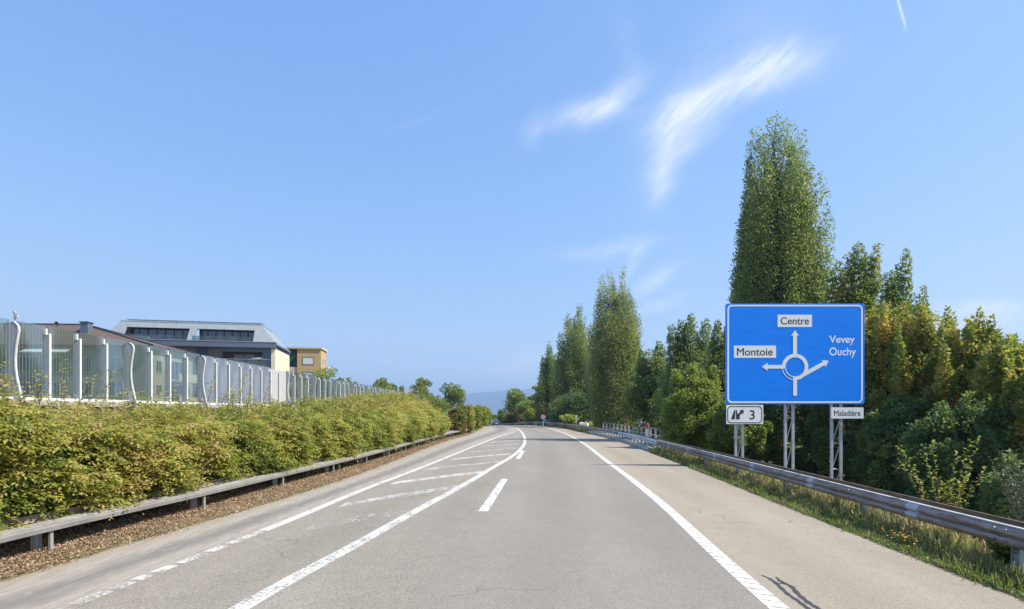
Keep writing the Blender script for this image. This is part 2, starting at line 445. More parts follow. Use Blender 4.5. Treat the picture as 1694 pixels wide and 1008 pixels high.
M['sign_white'] = plain('sign_white', (.86, .86, .84), .5, var=.02, scale=1.5)
M['sign_black'] = plain('sign_black', (.018, .020, .022), .5)
M['sign_red'] = plain('sign_red', (.55, .03, .04), .45)
M['orange'] = plain('orange_plastic', (.75, .13, .035), .5)
M['shadow_dark'] = plain('shadow_dark', (.055, .050, .055), .6, scale=30)  # dark colour of the painted shadow strips on the shoulder
M['rooftile'] = None

# ------------------------------------------------------------------ the road's plan (metres, Y ahead)
def curve(pts):
    a = np.array(pts, float)
    k = np.argsort(a[:, 0]); a = a[k]
    def f(y):
        # monotone-ish smooth interpolation (Catmull-Rom on the table)
        y = np.asarray(y, float)
        x, v = a[:, 0], a[:, 1]
        m = np.gradient(v, x)
        i = np.clip(np.searchsorted(x, y) - 1, 0, len(x) - 2)
        h = x[i + 1] - x[i]; s = np.clip((y - x[i]) / h, 0, 1)
        return (2*s**3 - 3*s**2 + 1) * v[i] + (s**3 - 2*s**2 + s) * h * m[i] + (-2*s**3 + 3*s**2) * v[i+1] + (s**3 - s**2) * h * m[i+1]
    return f

eL = curve([(-40, -8.4), (0, -7.9), (8, -7.5), (11.7, -7.05), (14, -6.75), (19, -6.3), (25, -6.1), (36, -6.0), (46, -5.75), (56, -5.0), (68, -4.65), (80, -4.6), (92, -4.95), (105, -6.8), (120, -9.5), (140, -14), (170, -22), (210, -35)])
outer = curve([(-40, -6.9), (0, -5.95), (6.8, -5.7), (8.7, -5.52), (11, -5.26), (16.8, -4.82), (23.2, -4.16), (31.7, -3.4), (49.7, -1.78), (60, -.6), (68, .6), (75, 1.05), (83.6, .70), (100, -1.7), (120, -5.2), (140, -9.7), (170, -17.5), (210, -30)])
inner = curve([(-40, -4.8), (0, -3.75), (6.75, -3.47), (10.2, -2.92), (13.5, -2.43), (18.3, -1.65), (24, -.86), (30, 0), (34, .42), (39.8, .86), (51.5, 1.22), (60, 1.27), (68, 1.18), (75, 1.05), (83.6, .70), (100, -1.7), (120, -5.2), (140, -9.7), (170, -17.5), (210, -30)])
seam = curve([(-40, -3.0), (0, -1.85), (7.9, -1.28), (13.3, -.84), (19.8, -.38), (28, .22), (34, .62), (39.8, .98), (51.5, 1.34), (60, 1.39), (68, 1.30), (75, 1.17), (83.6, .82), (100, -1.58), (120, -5.1), (140, -9.6), (170, -17.4), (210, -29.9)])
edge = curve([(-40, 2.2), (0, 3.15), (6.75, 3.40), (14.6, 4.1), (29, 4.95), (40, 5.6), (52, 6.05), (60, 6.15), (68, 6.06), (78, 5.75), (87, 5.2), (100, 3.2), (120, -.4), (140, -4.9), (170, -12.6), (210, -25)])
eR = curve([(-40, 6.0), (0, 6.65), (7, 6.79), (10.7, 7.0), (14.3, 7.26), (22.9, 7.89), (34.4, 8.66), (44, 9.15), (51, 9.3), (60, 9.1), (66, 8.75), (78.6, 8.1), (89, 7.0), (100, 5.3), (110, 4.0), (120, 2.2), (140, -2.3), (170, -10), (210, -22)])
railR = lambda y: eR(y) + np.interp(y, [0, 16, 34, 60, 80, 100], [1.10, 1.0, .72, .55, .55, .7])
railL = curve([(-10, -8.9), (3, -8.35), (9.5, -8.07), (12.8, -7.72), (16.7, -7.45), (20.5, -7.15), (23.5, -6.95), (28.6, -6.75), (38.6, -6.45), (50, -6.0), (58, -5.35), (66, -5.05)])

def hY(y):
    y = np.asarray(y, float)
    h = np.where(y > 85, -.00044 * (np.minimum(y, 130) - 85) ** 2, 0)
    h = h - np.where(y > 130, (y - 130) * .036, 0)
    return np.maximum(h, -42)

def ground_z(x, y):
    x = np.asarray(x, float); y = np.asarray(y, float)
    dl = eL(np.clip(y, -40, 210)) - x; dr = x - eR(np.clip(y, -40, 210))
    zl = np.interp(dl, [0, .9, 2, 3.5, 6, 8, 12], [0.0, .10, .25, .7, 1.5, 1.75, 1.75])
    zl = zl * np.interp(y, [60, 100], [1, .25])
    brg = np.interp(y, [30, 36, 62, 72], [0, 1, 1, 0])
    zr = np.interp(dr, [0, 1.3, 2.2, 8, 14], [0.0, -.05, -.35, -3.2, -3.6]) * np.interp(y, [85, 130], [1, .25])
    return hY(y) + np.where(dl > 0, zl, np.where(dr > 0, zr, -.05))

def gz(x, y): return float(ground_z(x, y))

def strip(name, fa, fb, ys, lift, m, nx=6, kind='structure'):
    """sheet between two curves, UV = (across 0..1, metres along)"""
    ys = np.asarray(ys, float); s = np.linspace(0, 1, nx)
    A, B = fa(ys), fb(ys)
    X = A[:, None] * (1 - s) + B[:, None] * s
    Y = np.repeat(ys[:, None], nx, 1); Z = hY(Y) + lift
    V = np.stack([X, Y, Z], 2).reshape(-1, 3)
    i = np.arange(len(ys) - 1)[:, None] * nx + np.arange(nx - 1)[None, :]
    Q = np.stack([i, i + 1, i + nx + 1, i + nx], 2).reshape(-1, 4)
    me = np_mesh(name, V, Q, nside=4)
    uv = me.uv_layers.new(name='uv')
    UV = np.stack([np.tile(s, len(ys)), np.repeat(ys, nx)], 1)
    uv.data.foreach_set('uv', UV[Q.ravel()].astype(np.float32).ravel())
    o = link(name, me, None, m)
    o['kind'] = kind
    return o

YS = np.concatenate([np.arange(-30, 60, 1.0), np.arange(60, 200, 1.5), [205]])
def build_ground():
    offs = np.array([0, .3, .9, 1.5, 2, 2.7, 3.5, 4.7, 6, 7, 8, 10, 12, 16, 24, 40, 70, 130, 260, 600, 1500, 4000, 9000])
    ys = np.concatenate([[-400, -120, -60], YS[:-1], [215, 250, 300, 400, 600, 900, 1300, 2000, 3000, 4500, 6500, 9500]])
    yc = np.clip(ys, -30, 205)
    L = eL(yc)[:, None] - offs[::-1][None, :]; R = eR(yc)[:, None] + offs[None, :]
    mid = eL(yc)[:, None] + (eR(yc) - eL(yc))[:, None] * np.array([.02, .5, .98])[None, :]
    X = np.concatenate([L, mid, R], 1); nx = X.shape[1]
    Y = np.repeat(ys[:, None], nx, 1)
    Z = hY(Y) * 1.0
    dl = np.zeros_like(X); k = len(offs)
    zl = np.interp(offs, [0, .9, 2, 3.5, 6, 8, 12], [-.005, .10, .25, .7, 1.5, 1.75, 1.75])[::-1]
    zr = np.interp(offs, [0, 1.3, 2.2, 8, 14], [-.005, -.05, -.35, -3.2, -3.6])
    fl = np.interp(ys, [60, 100], [1, .25]); fr = np.interp(ys, [85, 130], [1, .25])
    Z[:, :k] += zl[None] * fl[:, None]; Z[:, k:k + 3] -= .06; Z[:, k + 3:] += zr[None] * fr[:, None]
    V = np.stack([X, Y, Z], 2).reshape(-1, 3)
    i = np.arange(len(ys) - 1)[:, None] * nx + np.arange(nx - 1)[None, :]
    Q = np.stack([i, i + 1, i + nx + 1, i + nx], 2).reshape(-1, 4)
    me = np_mesh('ground', V, Q, nside=4); me.shade_smooth()
    structure('ground', me, M['ground'])

build_ground()
strip('left_shoulder', eL, outer, YS, 0, M['shoulder_left'], 8)
strip('merging_lane', outer, seam, YS, 0, M['worn_asphalt'], 6)
strip('road', seam, edge, YS, 0, M['lane'], 6)
strip('right_shoulder', edge, eR, YS, 0, M['shoulder'], 6)

def mark(name, f, y0, y1, w, m, step=.5, off=0, lift=.004):
    n = max(2, int((y1 - y0) / step) + 1)
    ys = np.linspace(y0, y1, n)
    return strip(name, lambda y: f(y) + off - w / 2, lambda y: f(y) + off + w / 2, ys, lift, m, 3)

mark('edge_line', edge, -20, 190, .27, M['paint_ribbed'], 1.0)
mark('lane_line', inner, -20, 20, .27, M['paint_lane'], 1.0)
mark('lane_line', inner, 20, 74, .26, M['paint_good'], 1.0)
mark('lane_line', inner, 74, 190, .26, M['paint_good'], 1.5)
mark('shoulder_line', outer, 11.2, 66, .24, M['paint_good'], 1.0)
y = 5.0
while y < 11.0:                                   # the near end of the shoulder line is broken up
    l = .16 + rng.random() * .42
    mark('shoulder_line', outer, y, min(y + l, 11.15), .20, M['paint_worn'], .2)
    y += l + .07 + rng.random() * .10
mark('dash_line', seam, 13.4, 19.9, .25, M['paint_good'], .6, .10)
mark('dash_line', seam, 28.4, 34.6, .25, M['paint_good'], .6, .06)

def hatch(pL, pR, w, m):
    """worn hatching bar between the two lines; slightly bowed"""
    n = 14; s = np.linspace(0, 1, n)
    x = pL[0] + (pR[0] - pL[0]) * s; yv = pL[1] + (pR[1] - pL[1]) * s + np.sin(s * math.pi) * .15
    V = []
    for i in range(n):
        for t in (-.5, 0, .5):
            V.append((x[i], yv[i] + t * w, .003))
    i = np.arange(n - 1)[:, None] * 3 + np.arange(2)[None, :]
    Q = np.stack([i, i + 3, i + 4, i + 1], 2).reshape(-1, 4)
    me = np_mesh('hatching_bar', V, Q, nside=4)
    structure('hatching_bar', me, m)
bars = [((-4.45, 11.5), (-2.6, 13.4), 'paint_gone'), ((-4.58, 14.3), (-1.85, 17.8), 'paint_thin'), ((-4.2, 18.7), (-1.2, 22.2), 'paint_worn'),
        ((-3.8, 23.2), (-.5, 27.0), 'paint_thin'), ((-3.2, 28.2), (-.1, 31.8), 'paint_worn'), ((-2.8, 33.0), (.4, 37.0), 'paint_thin'),
        ((-2.2, 38.4), (.75, 42.4), 'paint_thin'), ((-1.7, 43.8), (.95, 47.8), 'paint_worn'), ((-1.2, 49.2), (1.0, 53.2), 'paint_thin'), ((-.6, 54.6), (1.0, 58.2), 'paint_thin')]
for a, b, k in bars: hatch(a, b, .78, M[k])

def shadow_lines():
    """two wandering cast shadows of a wire, painted as dark strips on the near right shoulder"""
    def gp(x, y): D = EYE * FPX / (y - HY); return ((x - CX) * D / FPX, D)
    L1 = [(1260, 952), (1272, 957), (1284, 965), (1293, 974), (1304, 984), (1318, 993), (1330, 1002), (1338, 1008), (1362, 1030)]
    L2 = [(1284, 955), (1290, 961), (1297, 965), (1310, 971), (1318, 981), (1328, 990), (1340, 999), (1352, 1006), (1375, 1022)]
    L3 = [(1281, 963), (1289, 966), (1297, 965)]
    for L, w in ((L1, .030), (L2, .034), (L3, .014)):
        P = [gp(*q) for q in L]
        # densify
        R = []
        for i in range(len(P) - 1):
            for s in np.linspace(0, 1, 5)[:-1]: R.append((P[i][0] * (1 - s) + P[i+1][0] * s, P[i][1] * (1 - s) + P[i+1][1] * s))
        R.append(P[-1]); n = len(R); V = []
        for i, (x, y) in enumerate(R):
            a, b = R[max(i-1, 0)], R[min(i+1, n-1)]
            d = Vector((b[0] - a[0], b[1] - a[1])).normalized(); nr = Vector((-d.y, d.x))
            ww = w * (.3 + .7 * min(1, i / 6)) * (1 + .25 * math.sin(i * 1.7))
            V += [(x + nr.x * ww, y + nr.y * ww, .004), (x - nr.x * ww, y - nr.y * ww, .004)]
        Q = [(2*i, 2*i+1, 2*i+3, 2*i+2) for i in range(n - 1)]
        structure('shadow_strip', np_mesh('shadow_strip', V, Q, nside=4), M['shadow_dark'])
shadow_lines()

# ------------------------------------------------------------------ mountains and haze
def build_mountains():
    D0 = 8000
    prof = [(-2500, 690), (-600, 684), (300, 680), (560, 676), (640, 671), (700, 664), (740, 659), (774, 652), (790, 650), (801, 648), (815, 648), (826, 645), (835, 643), (850, 648), (880, 641), (940, 650), (1100, 655), (1400, 662), (1900, 672), (3500, 690)]
    xs = np.linspace(-2500, 3500, 700); pf = np.interp(xs, [p[0] for p in prof], [p[1] for p in prof])
    r = np.random.default_rng(3)
    for k, a in ((9, 1.6), (23, .9), (61, .5)):
        pf += a * np.sin(xs * k / 600 + r.random() * 6)
    rows = 9; V = []
    for j in range(rows):
        s = j / (rows - 1)
        D = D0 + 1400 * s
        top = (HY - pf) * (D0 + 1400) / FPX + EYE + 42
        zz = -42 + np.maximum(top, 0) * (s ** .8) * (1 + .06 * np.sin(xs * .05 + j * 1.3) * (1 - s))
        V.append(np.stack([(xs - CX) * (D0 + 1400) / FPX, np.full_like(xs, D), zz], 1))
    n = len(xs); V = np.concatenate(V)
    i = np.arange(rows - 1)[:, None] * n + np.arange(n - 1)[None, :]
    Q = np.stack([i, i + 1, i + n + 1, i + n], 2).reshape(-1, 4)
    me = np_mesh('mountains', V, Q, nside=4); me.shade_smooth()
    structure('mountains', me, plain('mountain_forest', (.05, .075, .05), .95, var=.2, scale=.002))
build_mountains()

def build_haze():
    m, t, out = mat('haze_air')
    v = t.new('ShaderNodeVolumePrincipled')
    v.inputs['Color'].default_value = (.50, .72, 1.0, 1)
    v.inputs['Density'].default_value = HAZE
    v.inputs['Anisotropy'].default_value = .2
    t.l.new(v.outputs[0], out.inputs['Volume'])
    b = MB().box(-14000, 14000, -600, 9800, -60, 420)
    o = b.build('haze', m); tag(o, kind='stuff')
HAZE = 2.0e-4
build_haze()

# ------------------------------------------------------------------ foliage builders
def rand_dirs(n, r=rng):
    return unit(r.normal(size=(n, 3)))

def crown_mesh(name, clumps, n, leaf, r, up=.25, shell=.6, tint0=.5, tvar=.28):
    """clumps: list of (centre, (rx,ry,rz)); leaves sit through each clump, denser near its skin"""
    w = np.array([c[1][0] * c[1][2] for c in clumps]) ** .85; cnt = np.maximum(6, (n * w / w.sum()).astype(int))
    P, A, N, T = [], [], [], []
    for (c, rad), k in zip(clumps, cnt):
        d = rand_dirs(k, r); q = r.random(k) ** (1 / 3) * (1 - shell) + shell * (.75 + .25 * r.random(k))
        p = np.array(c) + d * q[:, None] * np.array(rad)
        # break the skin up: pull some leaves outwards along twigs
        tw = r.random(k) < .12
        p[tw] += d[tw] * np.array(rad) * (r.random(tw.sum())[:, None] * .35)
        P.append(p); A.append(unit(d + r.normal(size=(k, 3)) * .8 + np.array([0, 0, up]))); N.append(unit(r.normal(size=(k, 3)) + np.array([0, 0, .7]) + d * .5))
        T.append(np.clip(tint0 + r.normal() * .17 + r.normal(size=k) * tvar * .55, 0, 1))
    P = np.concatenate(P); A = np.concatenate(A); N = np.concatenate(N); T = np.concatenate(T)
    s = leaf * (.65 + .7 * r.random(len(P)))
    return leaves_mesh(name, P, A, N, s, s * .7, T)

def wood_mesh(name, base, H, r0, targets, r, lean=(0, 0), fork=.25):
    b = MB(); base = Vector(base)
    pts = [base + Vector((lean[0] * s * H + .04 * H * math.sin(3 * s + r.random()) * .3, lean[1] * s * H, s * H)) for s in np.linspace(0, 1, 7)]
    b.tube([pts[0] - Vector((0, 0, .4))] + pts, [r0 * 1.25] + [r0 * (1.05 - .85 * s) for s in np.linspace(0, 1, 7)], 8)
    for c in targets:
        c = Vector(c); s = max(.12, min(.92, (c.z - base.z) / H - fork * (.4 + .6 * r.random())))
        i = s * 6; p0 = pts[int(i)].lerp(pts[min(6, int(i) + 1)], i - int(i))
        mid = p0.lerp(c, .5) + Vector((0, 0, -.06 * (c - p0).length)) + Vector(r.normal(size=3)) * .04 * (c - p0).length
        rr = r0 * (1.05 - .85 * s) * .45
        b.tube([p0, mid, c], [rr, rr * .6, rr * .2], 5, cap=False)
    return b.mesh(name, smooth=True)

def tree(name, label, cat, xpx, D, ytop, wpx, n, leaf, m, seed, group=None, crown_lo=.15, spires=0, depth=None, clumps=36, csize=.30, rz=1.0, lean=0.0, tint0=.5, ground=None, X=None, sparse=False, up=.25, peaks=None):
    r = np.random.default_rng(seed)
    x = (xpx - CX) * D / FPX if X is None else X
    g = gz(x, D) if ground is None else ground
    top = EYE - (ytop - HY) * D / FPX; H = top - g; W = wpx * D / FPX; dep = W if depth is None else depth
    root = empty(name, (x, D, g), label, cat, group)
    cl = []
    zc = H * (crown_lo + (1 - crown_lo) / 2); hz = H * (1 - crown_lo) / 2
    for i in range(clumps):
        d = rand_dirs(1, r)[0]; q = .35 + .55 * r.random() ** .5
        cs = csize * (.6 + .7 * r.random())
        zz = d[2] * q
        c = (d[0] * q * W / 2 * (1 - cs * .6) + lean * (zc + zz * hz), d[1] * q * dep / 2 * (1 - cs * .6), zc + zz * hz * (1 - cs * .4))
        cl.append((c, (W / 2 * cs * 1.1, dep / 2 * cs * 1.1, min(W / 2 * cs * rz * 1.1, hz))))
    for i in range(spires):
        a = (i + .5 + (r.random() - .5) * .7) / spires * 2 - 1
        sx = a * W * .46; hh = math.sqrt(max(.05, 1 - a * a)) 
        zt = H * (.80 + .20 * hh * (.75 + .25 * r.random())); sl = H * (.14 + .14 * r.random())
        tl = (r.random() - .3) * .25
        yy = (r.random() - .5) * dep * .5
        for k in range(9):
            s = k / 8
            q = W * .075 * (1.5 - s * 1.25) * (.7 + .6 * r.random())
            cl.append(((sx + tl * sl * s + r.normal() * W * .012, yy, zt - sl * (1 - s) - .05 * sl), (q, q, sl * .16)))
    if peaks:
        for (pxx, pyy, wd) in peaks:
            tx = (pxx - CX) * D / FPX - x; tz = EYE - (pyy - HY) * D / FPX - g; ww = wd * D / FPX / 2
            for k in range(16):
                s = k / 15
                q = ww * (.42 + .95 * s ** .6) * (.75 + .5 * r.random())
                cl.append(((tx * (1 - .40 * s) + r.normal() * ww * .22 * (s + .3), r.normal() * ww * .5 * s, tz - q - s * (tz * .42)), (q, q, q * 1.2)))
    me = crown_mesh('crown', cl, n, leaf, r, up=up, tint0=tint0, shell=.5)
    link('crown', me, root, m)
    sel = [c[0] for c in cl[:26]]
    link('trunk', wood_mesh('trunk', (0, 0, 0), H * .82, max(.05, H * .016), sel, r, (lean, 0)), root, M['bark'])
    return root

def poplar(label, xpx, D, ybase, cols, n, leaf, seed, tint0=.5, m='poplar_leaf'):
    """cols: (photo x, photo y of the tip, half width px) of each upright plume of the crown"""
    r = np.random.default_rng(seed)
    x = (xpx - CX) * D / FPX; g = gz(x, D); k = D / FPX
    root = empty('poplar_tree', (x, D, g), label, 'tree', 'poplars standing along the right of the road')
    cl = []; Zt = lambda yy: EYE - (yy - HY) * k - g
    zb = Zt(ybase); zmax = max(Zt(c[1]) for c in cols)
    W = max(abs((c[0] - xpx) * k) for c in cols) + 1e-3
    for ci, (cx_, cy_, hw) in enumerate(cols):
        tx = (cx_ - xpx) * k; tz = Zt(cy_); w = hw * k
        dmax = math.sqrt(max(.1, 1 - (tx / W * .9) ** 2)) * W * .75
        reps = [(0, 1.0), (.3 * dmax, .97)] + [(d * dmax, .80 + .17 * r.random()) for d in (-.9, .5)]
        for dy, hs in reps:
            top = zb + (tz - zb) * hs; L = top - zb; st = int(L / (w * .55)) + 3
            jx = 0 if dy == 0 else r.normal() * w * .5
            z0 = zb + L * r.random() * .05
            wob = r.random() * 6
            for s in np.linspace(0, 1, st):
                z = z0 + (top - z0) * s
                conv = .66 + .34 * min(1, s * 1.5)
                t = w * 1.08 * (1.0 - .62 * max(0, (s - .78) / .22) ** 1.3) * (.60 + .75 * r.random())
                if r.random() < .28: continue
                cl.append((((tx + jx) * conv + math.sin(z * .9 + wob) * w * .14 + r.normal() * w * .12, dy * conv + r.normal() * w * .2, z - t * .9), (t, t, t * 1.5)))
    me = crown_mesh('crown', cl, n, leaf, r, up=.8, tint0=tint0, shell=.05)
    link('crown', me, root, M[m])
    sel = [c[0] for c in cl[::14]]
    link('trunk', wood_mesh('trunk', (0, 0, 0), zmax * .9, zmax * .013, sel, r, fork=.35), root, M['bark'])
    return root

# ------------------------------------------------------------------ poplars
poplar('tallest poplar, rising directly above the blue direction sign', 1285, 45, 720,
       [(1286, 186, 12), (1273, 190, 12), (1256, 200, 12), (1298, 190, 12), (1312, 206, 10), (1327, 212, 11), (1243, 216, 10), (1240, 262, 10), (1316, 240, 12), (1336, 285, 11), (1232, 312, 11), (1343, 335, 11), (1225, 372, 11), (1346, 375, 11), (1222, 430, 11), (1345, 450, 11)], 230000, .16, 11, tint0=.42)
poplar('tall twin-topped poplar in the middle of the row beyond the bridge railing', 1016, 88, 712,
       [(1008, 441, 10), (1030, 443, 10), (994, 478, 10), (1042, 486, 9), (985, 520, 9), (1049, 516, 8), (1018, 470, 10), (983, 590, 9), (1052, 590, 8)], 130000, .22, 12, tint0=.55)
poplar('slightly shorter poplar left of the twin-topped one, narrow double tip', 950, 112, 708,
       [(957, 504, 9), (939, 517, 8), (968, 528, 8), (928, 548, 8), (975, 570, 8), (947, 520, 8), (922, 600, 8)], 80000, .27, 13, tint0=.45)
poplar('smallest and farthest poplar at the left end of the row, behind the round speed sign', 908, 132, 704,
       [(909, 566, 6), (899, 590, 6), (917, 588, 6), (894, 630, 5)], 36000, .34, 14, tint0=.35)
poplar('lower leafy poplar filling the gap between the twin-topped and the double-tipped one', 984, 100, 710,
       [(980, 592, 9), (968, 620, 9), (994, 610, 9), (958, 650, 9), (1004, 640, 9)], 26000, .30, 15, tint0=.4)

# ------------------------------------------------------------------ right hand trees and shrubs
G1 = 'broadleaf trees on the slope to the right of the road'
tree('broadleaf_tree', 'dark broadleaf tree touching the right flank of the twin-topped poplar', 'tree', 1076, 66, 572, 96, 30000, .24, M['dark_leaf'], 21, G1, crown_lo=.02, clumps=95, csize=0.21, peaks=[(1060, 580, 20), (1092, 566, 24)], tint0=.6)
tree('broadleaf_tree', 'tall dark broadleaf tree with ragged top, left of the blue sign', 'tree', 1136, 58, 545, 112, 42000, .22, M['dark_leaf'], 22, G1, crown_lo=.02, clumps=114, csize=0.20, peaks=[(1142, 520, 26), (1112, 538, 26), (1168, 530, 26), (1126, 530, 20)], tint0=.6)
tree('broadleaf_tree', 'dark broadleaf tree directly behind the left edge of the blue sign', 'tree', 1200, 52, 545, 104, 34000, .21, M['dark_leaf'], 23, G1, crown_lo=.02, clumps=106, csize=0.20, tint0=.6, peaks=[(1186, 532, 26), (1204, 540, 24)])
tree('broadleaf_tree', 'low sunlit green tree just left of the white exit plate', 'tree', 1150, 37, 618, 124, 46000, .15, M['green_leaf'], 24, G1, crown_lo=.0, clumps=114, csize=0.18, tint0=.62, peaks=[(1118, 612, 26), (1146, 602, 28), (1180, 606, 26), (1162, 612, 22)])
tree('broadleaf_tree', 'green tree behind the lattice post of the white exit plate', 'tree', 1222, 33, 640, 110, 34000, .14, M['green_leaf'], 25, G1, crown_lo=.0, clumps=106, csize=0.18, tint0=.5)
tree('broadleaf_tree', 'shaded tree behind the middle lattice post', 'tree', 1310, 34, 560, 150, 42000, .16, M['dark_leaf'], 26, G1, crown_lo=.0, clumps=133, csize=0.17, tint0=.55)
tree('broadleaf_tree', 'shaded tree behind the small white place-name plate', 'tree', 1400, 31, 570, 140, 42000, .14, M['dark_leaf'], 27, G1, crown_lo=.0, clumps=133, csize=0.17, tint0=.6)
tree('hornbeam_tree', 'olive-topped tree peeping over the right part of the blue sign', 'tree', 1410, 36, 450, 100, 52000, .15, M['olive_leaf'], 28, G1, crown_lo=.12, clumps=114, csize=0.18, peaks=[(1388, 434, 30), (1420, 403, 30), (1450, 404, 26), (1404, 420, 26), (1436, 425, 30), (1374, 452, 26)], tint0=.42)
tree('hornbeam_tree', 'tall green tree leaning right, behind the right edge of the blue sign', 'tree', 1474, 33, 480, 90, 42000, .14, M['green_leaf'], 29, G1, crown_lo=.12, clumps=95, csize=0.18, peaks=[(1500, 413, 20), (1488, 436, 26), (1529, 474, 20), (1512, 488, 26), (1474, 450, 28), (1468, 470, 34)], tint0=.5)
hb = [(1468, 29, 500, 130, 31, 'yellowing bush right beside the right edge of the blue sign', .70), (1536, 27, 500, 130, 32, 'olive bush with tall pointed shoots, second from the blue sign', .60),
      (1600, 25, 520, 130, 35, 'bush with the tallest pointed shoots, third from the blue sign', .62),
      (1668, 23, 548, 130, 33, 'bush with a row of pointed shoots, fourth from the blue sign', .56), (1745, 21, 560, 140, 34, 'olive bush cut by the right edge of the view', .55), (1850, 20, 560, 150, 39, 'last olive bush of the row, just outside the right edge', .5)]
for (x_, D_, yt, w_, sd_, lab, t0) in hb:
    tree('hornbeam_bush', lab, 'bush', x_, D_, yt, w_, 30000, .15, M['olive_leaf'], sd_, 'tall hornbeam bushes right of the blue sign', crown_lo=.20, clumps=130, csize=.17, spires=12, tint0=t0, depth=w_ * D_ / FPX * .9, rz=1.5, up=.6)
tree('broadleaf_bush', 'dark low bush under the yellowing bush beside the blue sign', 'bush', 1490, 26, 640, 150, 24000, .16, M['dark_leaf'], 36, 'shaded bushes behind the guardrail', crown_lo=.0, clumps=120, csize=.17, tint0=.6)
tree('broadleaf_bush', 'dark low bush just above the near guardrail, left of the silvery shrub', 'bush', 1600, 22, 655, 250, 40000, .13, M['dark_leaf'], 37, 'shaded bushes behind the guardrail', crown_lo=.0, clumps=230, csize=.12, tint0=.35, depth=3.2, up=.5, peaks=[(1560, 668, 40), (1640, 660, 44), (1600, 650, 40)])
tree('broadleaf_bush', 'dark low bush at the right edge of the view behind the silvery shrub', 'bush', 1735, 17, 715, 190, 24000, .13, M['dark_leaf'], 38, 'shaded bushes behind the guardrail', crown_lo=.0, clumps=120, csize=.17, tint0=.45)

def spray_shrub(label, x, y, z, h, nst, spread, leaf, m, seed, name='shrub', cat='shrub', perst=60, w=.32, droop=.0):
    r = np.random.default_rng(seed); g = gz(x, y) if z is None else z
    root = empty(name, (x, y, g), label, cat)
    b = MB(); P, A, N = [], [], []
    for i in range(nst):
        a = r.random() * 2 * math.pi; t = r.random() ** .6
        d = np.array([math.cos(a) * spread * t, math.sin(a) * spread * t, h * (.65 + .35 * r.random())])
        s = np.linspace(0, 1, perst); q = np.stack([d[0] * s ** 1.3, d[1] * s ** 1.3, d[2] * s - droop * s ** 3], 1)
        b.tube([q[0], q[perst // 2], q[-1]], [.014, .009, .003], 5, cap=False)
        k = q[perst // 5:]; n = len(k)
        P.append(k + r.normal(size=(n, 3)) * .012); aa = unit(rand_dirs(n, r) * np.array([1, 1, .4]) + np.array([0, 0, .45])); A.append(aa)
        N.append(unit(r.normal(size=(n, 3)) * .5 + np.array([0, 0, 1])))
    P = np.concatenate(P); s = leaf * (.7 + .6 * r.random(len(P)))
    link('foliage', leaves_mesh('foliage', P, np.concatenate(A), np.concatenate(N), s, s * w, r.random(len(P))), root, m)
    b.build('stems', M['twig'], root)
    return root
for (x_, y_, h_, n_, sd_, lab) in [(12.1, 12.2, 3.5, 30, 51, 'silvery narrow-leaved shrub behind the guardrail at the right edge'),
                                   (13.4, 13.4, 3.9, 30, 52, 'taller silvery narrow-leaved shrub partly outside the right edge')]:
    spray_shrub(lab, x_, y_, None, h_, n_ * 2, .85, .085, M['silver_leaf'], sd_, perst=70, w=.28)
spray_shrub('spray of yellow-green lit twigs hanging in front of the dark bush near the guardrail', 13.7, 16.8, -2.4, 4.9, 15, 1.7, .13, M['olive_leaf'], 53, perst=60, w=.6, droop=.6)
spray_shrub('broad-leaved green weed growing under the nearest guardrail post', 7.95, 8.6, -.03, .62, 26, .38, .13, M['green_leaf'], 54, name='weed', cat='weed', perst=16, w=.8)
spray_shrub('pale green bush behind the guardrail near the speed sign', 8.9, 82, -.2, 2.3, 60, 1.7, .34, M['bright_leaf'], 55, name='bush', cat='bush', perst=26, w=.7)
spray_shrub('low pale green bush beside the white block behind the guardrail', 10.8, 78, -.5, 1.5, 40, 1.3, .30, M['bright_leaf'], 56, name='bush', cat='bush', perst=22, w=.7)

# ------------------------------------------------------------------ far and left trees
G2 = 'trees beyond the bend of the road'
tree('broadleaf_tree', 'rounded pale green tree standing highest beyond the bend', 'tree', 854, 175, 639, 44, 7000, .55, M['olive_leaf'], 61, G2, crown_lo=.10, clumps=30, csize=.38, tint0=.2)
tree('broadleaf_tree', 'dark green tree in front of the rounded pale one', 'tree', 872, 160, 662, 46, 8000, .5, M['green_leaf'], 62, G2, crown_lo=.0, clumps=30, csize=.38, tint0=.6)
tree('broadleaf_tree', 'thin open tree with layered branches left of the poplar row', 'tree', 886, 145, 634, 22, 1500, .5, M['green_leaf'], 63, G2, crown_lo=.3, clumps=14, csize=.30, rz=.5)
tree('conifer_tree', 'small dark conifer just right of the far car', 'tree', 829, 165, 676, 11, 4000, .35, M['dark_leaf'], 64, G2, crown_lo=.0, clumps=20, csize=.5, rz=1.6)
tree('broadleaf_tree', 'low dark tree right behind the far car', 'tree', 820, 185, 684, 16, 3500, .4, M['dark_leaf'], 65, G2, crown_lo=.0, clumps=20, csize=.4)
tree('broadleaf_bush', 'orange-brown bush left of the far guardrail', 'bush', 843, 148, 681, 24, 6000, .34, M['brown_leaf'], 66, G2, crown_lo=.0, clumps=26, csize=.38)
tree('broadleaf_bush', 'mixed brown and green bush behind the far guardrail', 'bush', 862, 146, 677, 28, 6000, .34, M['brown_leaf'], 67, G2, crown_lo=.0, clumps=26, csize=.38, tint0=.25)
tree('broadleaf_bush', 'green bush behind the far guardrail left of the speed sign', 'bush', 880, 140, 676, 28, 6000, .34, M['green_leaf'], 68, G2, crown_lo=.0, clumps=26, csize=.38, tint0=.8)
tree('broadleaf_bush', 'brownish bush directly left of the speed sign', 'bush', 893, 134, 668, 18, 4000, .32, M['brown_leaf'], 69, G2, crown_lo=.0, clumps=20, csize=.38, tint0=.3)
